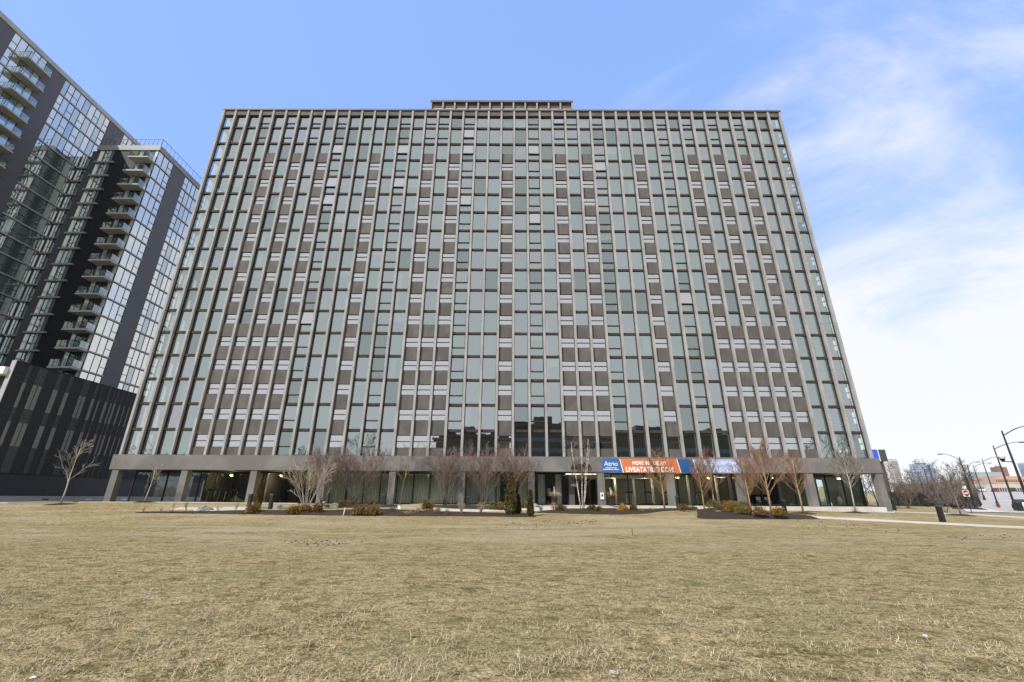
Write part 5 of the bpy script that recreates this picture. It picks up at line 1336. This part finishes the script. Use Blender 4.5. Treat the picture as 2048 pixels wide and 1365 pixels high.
t = fthing('bluish glass block at the right edge', 2050, 370); x0, x1, zt = fbox('wall', 2034, 2110, 925, 370, 30, 'facbl', t); fgrid(x0, x1, 3, zt-2, 370, 12, 8, 'facd', t, .25, .3)
t = fthing('low pale storefront row beyond the avenue rise', 1990, 262); x0, x1, zt = fbox('wall', 1940, 2090, 969, 262, 12, 'facw', t); fgrid(x0, x1, 3, zt-.6, 262, 22, 1, 'facd', t, .6, .5)
a = onY(1990, 978, 261).z; MB().box(x0+20, x1, 260.6, 261.9, a-.3, a+1).build('green_canopy', M['facg'], t)
t = fthing('dark low roofline among the bare trees behind the fence', 1860, 190); fbox('wall', 1800, 1935, 968, 190, 10, 'facd', t)
# pylon sign
q = onY(1768, 990, 112); t = thing('pylon_sign', 'tall pylon with a bright blue sign box right of the slab', 'sign', (q.x, 112, g0(q.x, 112)))
a = onY(1747, 899.5, 112); e = onY(1761, 923, 112)
MB().box(e.x-3.2, e.x+1.9, 112, 114.2, e.z, a.z).build('sign_box', M['facd'], t)
MB().box(e.x-3.1, e.x-.15, 111.93, 112, e.z+.15, a.z-.15).build('sign_face', M['screen'], t)
MB().box(e.x-.1, e.x+.05, 111.9, 112, e.z, a.z).build('sign_edge', M['letter'], t)
MB().box(e.x-.6, e.x+1.0, 112.4, 113.8, -2, e.z-.01).build('pylon', M['facd'], t)
# ================================================================== BEHIND THE CAMERA (seen mirrored in the lower windows)
for (xa, xb, h, Y, lb) in ((0, 30, 24.5, -62, 'dark brick block mirrored highest in the lower middle windows'), (-26, -.5, 20.5, -60, 'dark block mirrored in the lowest windows left of the entrance'), (30.5, 78, 21.5, -61, 'dark block mirrored in the lowest windows above the banner')):
    t = thing('opposite_building', lb, 'building', ((xa+xb)/2, Y, -1.5))
    MB().box(xa, xb, Y-14, Y, -2, h).build('wall', M['opp'], t)
    [MB().box(xa+u*(xb-xa), xa+(u+w_)*(xb-xa), Y-12, Y-3, h+.01, h+q_).build('roof_block', M['opp'], t) for u, w_, q_ in ((.06, .16, 1.5), (.30, .22, 3.2), (.60, .10, 1.1), (.78, .14, 2.3))]
    MB().box(xa-.3, xb+.2, Y-.3, Y+.3, h-.6, h+.25).build('parapet', M['facr'], t)
    n = int((xb-xa)/4)
    for j in range(int(h/3.6)):
        b = MB(); b.box(xa+1, xb-1, Y+.01, Y+.05, j*3.6+.8, j*3.6+2.2); b.build('window_band', M['trimd'], t)
for i, (x, y, s, lb) in enumerate([(-48, -50, 2.0, 'bare tree mirrored in the windows left of the curtains'), (-30, -44, 1.5, 'bare tree mirrored lower in the windows left of the curtains'), (-66, -52, 1.6, 'bare tree mirrored in the far left windows'), (-88, -50, 1.7, 'bare tree mirrored in the leftmost low windows'), (100, -48, 2.1, 'bare tree mirrored in the far right windows'), (64, -40, 1.2, 'bare tree mirrored above the banner end'), (-112, -46, 1.6, 'bare tree mirrored in the left column glass')]):
    src = (t1, t2)[i % 2]; copy_tree(src, (x, y, -1.5), i*1.1, s, lb, 'bare trees across the lawn mirrored in the glass')
t = thing('opposite_building', 'long low dark block mirrored in the left ground floor glass', 'building', (-90, -66, -1.5)); MB().box(-150, -28, -80, -66, -2, 8.5).build('wall', M['facd'], t)
t = thing('opposite_building', 'long low dark block mirrored in the right ground floor glass', 'building', (120, -66, -1.5)); MB().box(79, 190, -80, -66, -2, 9.5).build('wall', M['facd'], t)

# ================================================================== GRASS
import numpy as np
rs = np.random.RandomState(4)
TONE = []
def blades(n, y0, y1, lmin, lmax, wid, seed, clump):
    u = rs.rand(n); y = y0*(y1/y0)**u; x = (rs.rand(n)*2-1)*(y*1.28+1.2)
    if clump:
        cxs = rs.rand(900); cyv = y0*(y1/y0)**cxs; cxv = (rs.rand(900)*2-1)*(cyv*1.28+1); k = rs.randint(0, 900, n); y = cyv[k]+rs.randn(n)*.09; x = cxv[k]+rs.randn(n)*.13
    if not clump:
        cl_ = np.array([mnoise.noise(Vector((float(p)*1.7, float(q)*2.2, 9)))+.5*mnoise.noise(Vector((float(p)*5, float(q)*6, 4))) for p, q in zip(x, y)])
        keep = cl_ > rs.rand(n)*.75-.42; x = x[keep]; y = y[keep]; cl_ = cl_[keep]; n = len(x); TONE.append(cl_)
    else: TONE.append(rs.rand(n)*.3+.1)
    a = rs.rand(n)*2*np.pi; ln = lmin+(lmax-lmin)*rs.rand(n)**1.6; el = np.radians(4+rs.rand(n)**1.6*(24 if clump else 40))
    z = np.array([g(float(p), float(q)) for p, q in zip(x, y)])
    dx, dy, dz = np.cos(a)*np.cos(el)*ln, np.sin(a)*np.cos(el)*ln, np.sin(el)*ln
    w = wid*(.6+.8*rs.rand(n)); sx, sy = -np.sin(a)*w, np.cos(a)*w
    bend = rs.randn(n)*.25*ln
    P = np.zeros((n, 5, 3)); z0 = z-.004
    P[:, 0] = np.stack([x-sx, y-sy, z0], 1); P[:, 1] = np.stack([x+sx, y+sy, z0], 1)
    mx_, my_ = x+dx*.55+(-np.sin(a))*bend*.3, y+dy*.55+np.cos(a)*bend*.3; mz = z+dz*.7+.004
    P[:, 2] = np.stack([mx_+sx*.8, my_+sy*.8, mz], 1); P[:, 3] = np.stack([mx_-sx*.8, my_-sy*.8, mz], 1)
    P[:, 4] = np.stack([x+dx-np.sin(a)*bend, y+dy+np.cos(a)*bend, z+dz*.9+.004], 1)
    return P
P = np.concatenate([blades(120000, 3.3, 22, .035, .10, .0022, 1, False), blades(34000, 3.3, 18, .05, .15, .0020, 2, True), blades(6000, 3.3, 10, .08, .22, .0018, 3, True)])
n = len(P); me = bpy.data.meshes.new('grass'); me.vertices.add(n*5); me.vertices.foreach_set('co', P.reshape(-1))
me.loops.add(n*7); me.polygons.add(n*2)
base = np.arange(n)[:, None]*5
li = np.concatenate([base+np.array([[0, 1, 2, 3]]), base+np.array([[3, 2, 4]])], 1).reshape(-1)
me.loops.foreach_set('vertex_index', li.astype(np.int32))
ls = (np.arange(n)[:, None]*7+np.array([[0, 4]])).reshape(-1); me.polygons.foreach_set('loop_start', ls.astype(np.int32))
tone = np.concatenate(TONE); rr1 = rs.rand(n)
mi = np.where(rr1 < .36+.5*tone, 0, np.where(rr1 < .72+.2*tone, 1, np.where(rr1 < .86, 2, 3))); mi = np.repeat(mi, 2)

for nm, c1, c2 in (('straw_pale', (.60, .51, .31), (.48, .40, .24)), ('straw_tan', (.38, .305, .17), (.30, .24, .13)), ('blade_olive', (.17, .18, .065), (.24, .23, .09)), ('blade_brown', (.20, .15, .085), (.15, .11, .06))):
    me.materials.append(pm(nm, c1, c2, scale=1.5, rough=.9))
me.polygons.foreach_set('material_index', mi.astype(np.int32)); me.update(calc_edges=True); me.validate()
o = bpy.data.objects.new('grass', me); C.objects.link(o); tag(stuff(o), 'dry straw coloured grass blades over the lawn', 'grass')
print('all built', len(bpy.data.objects))
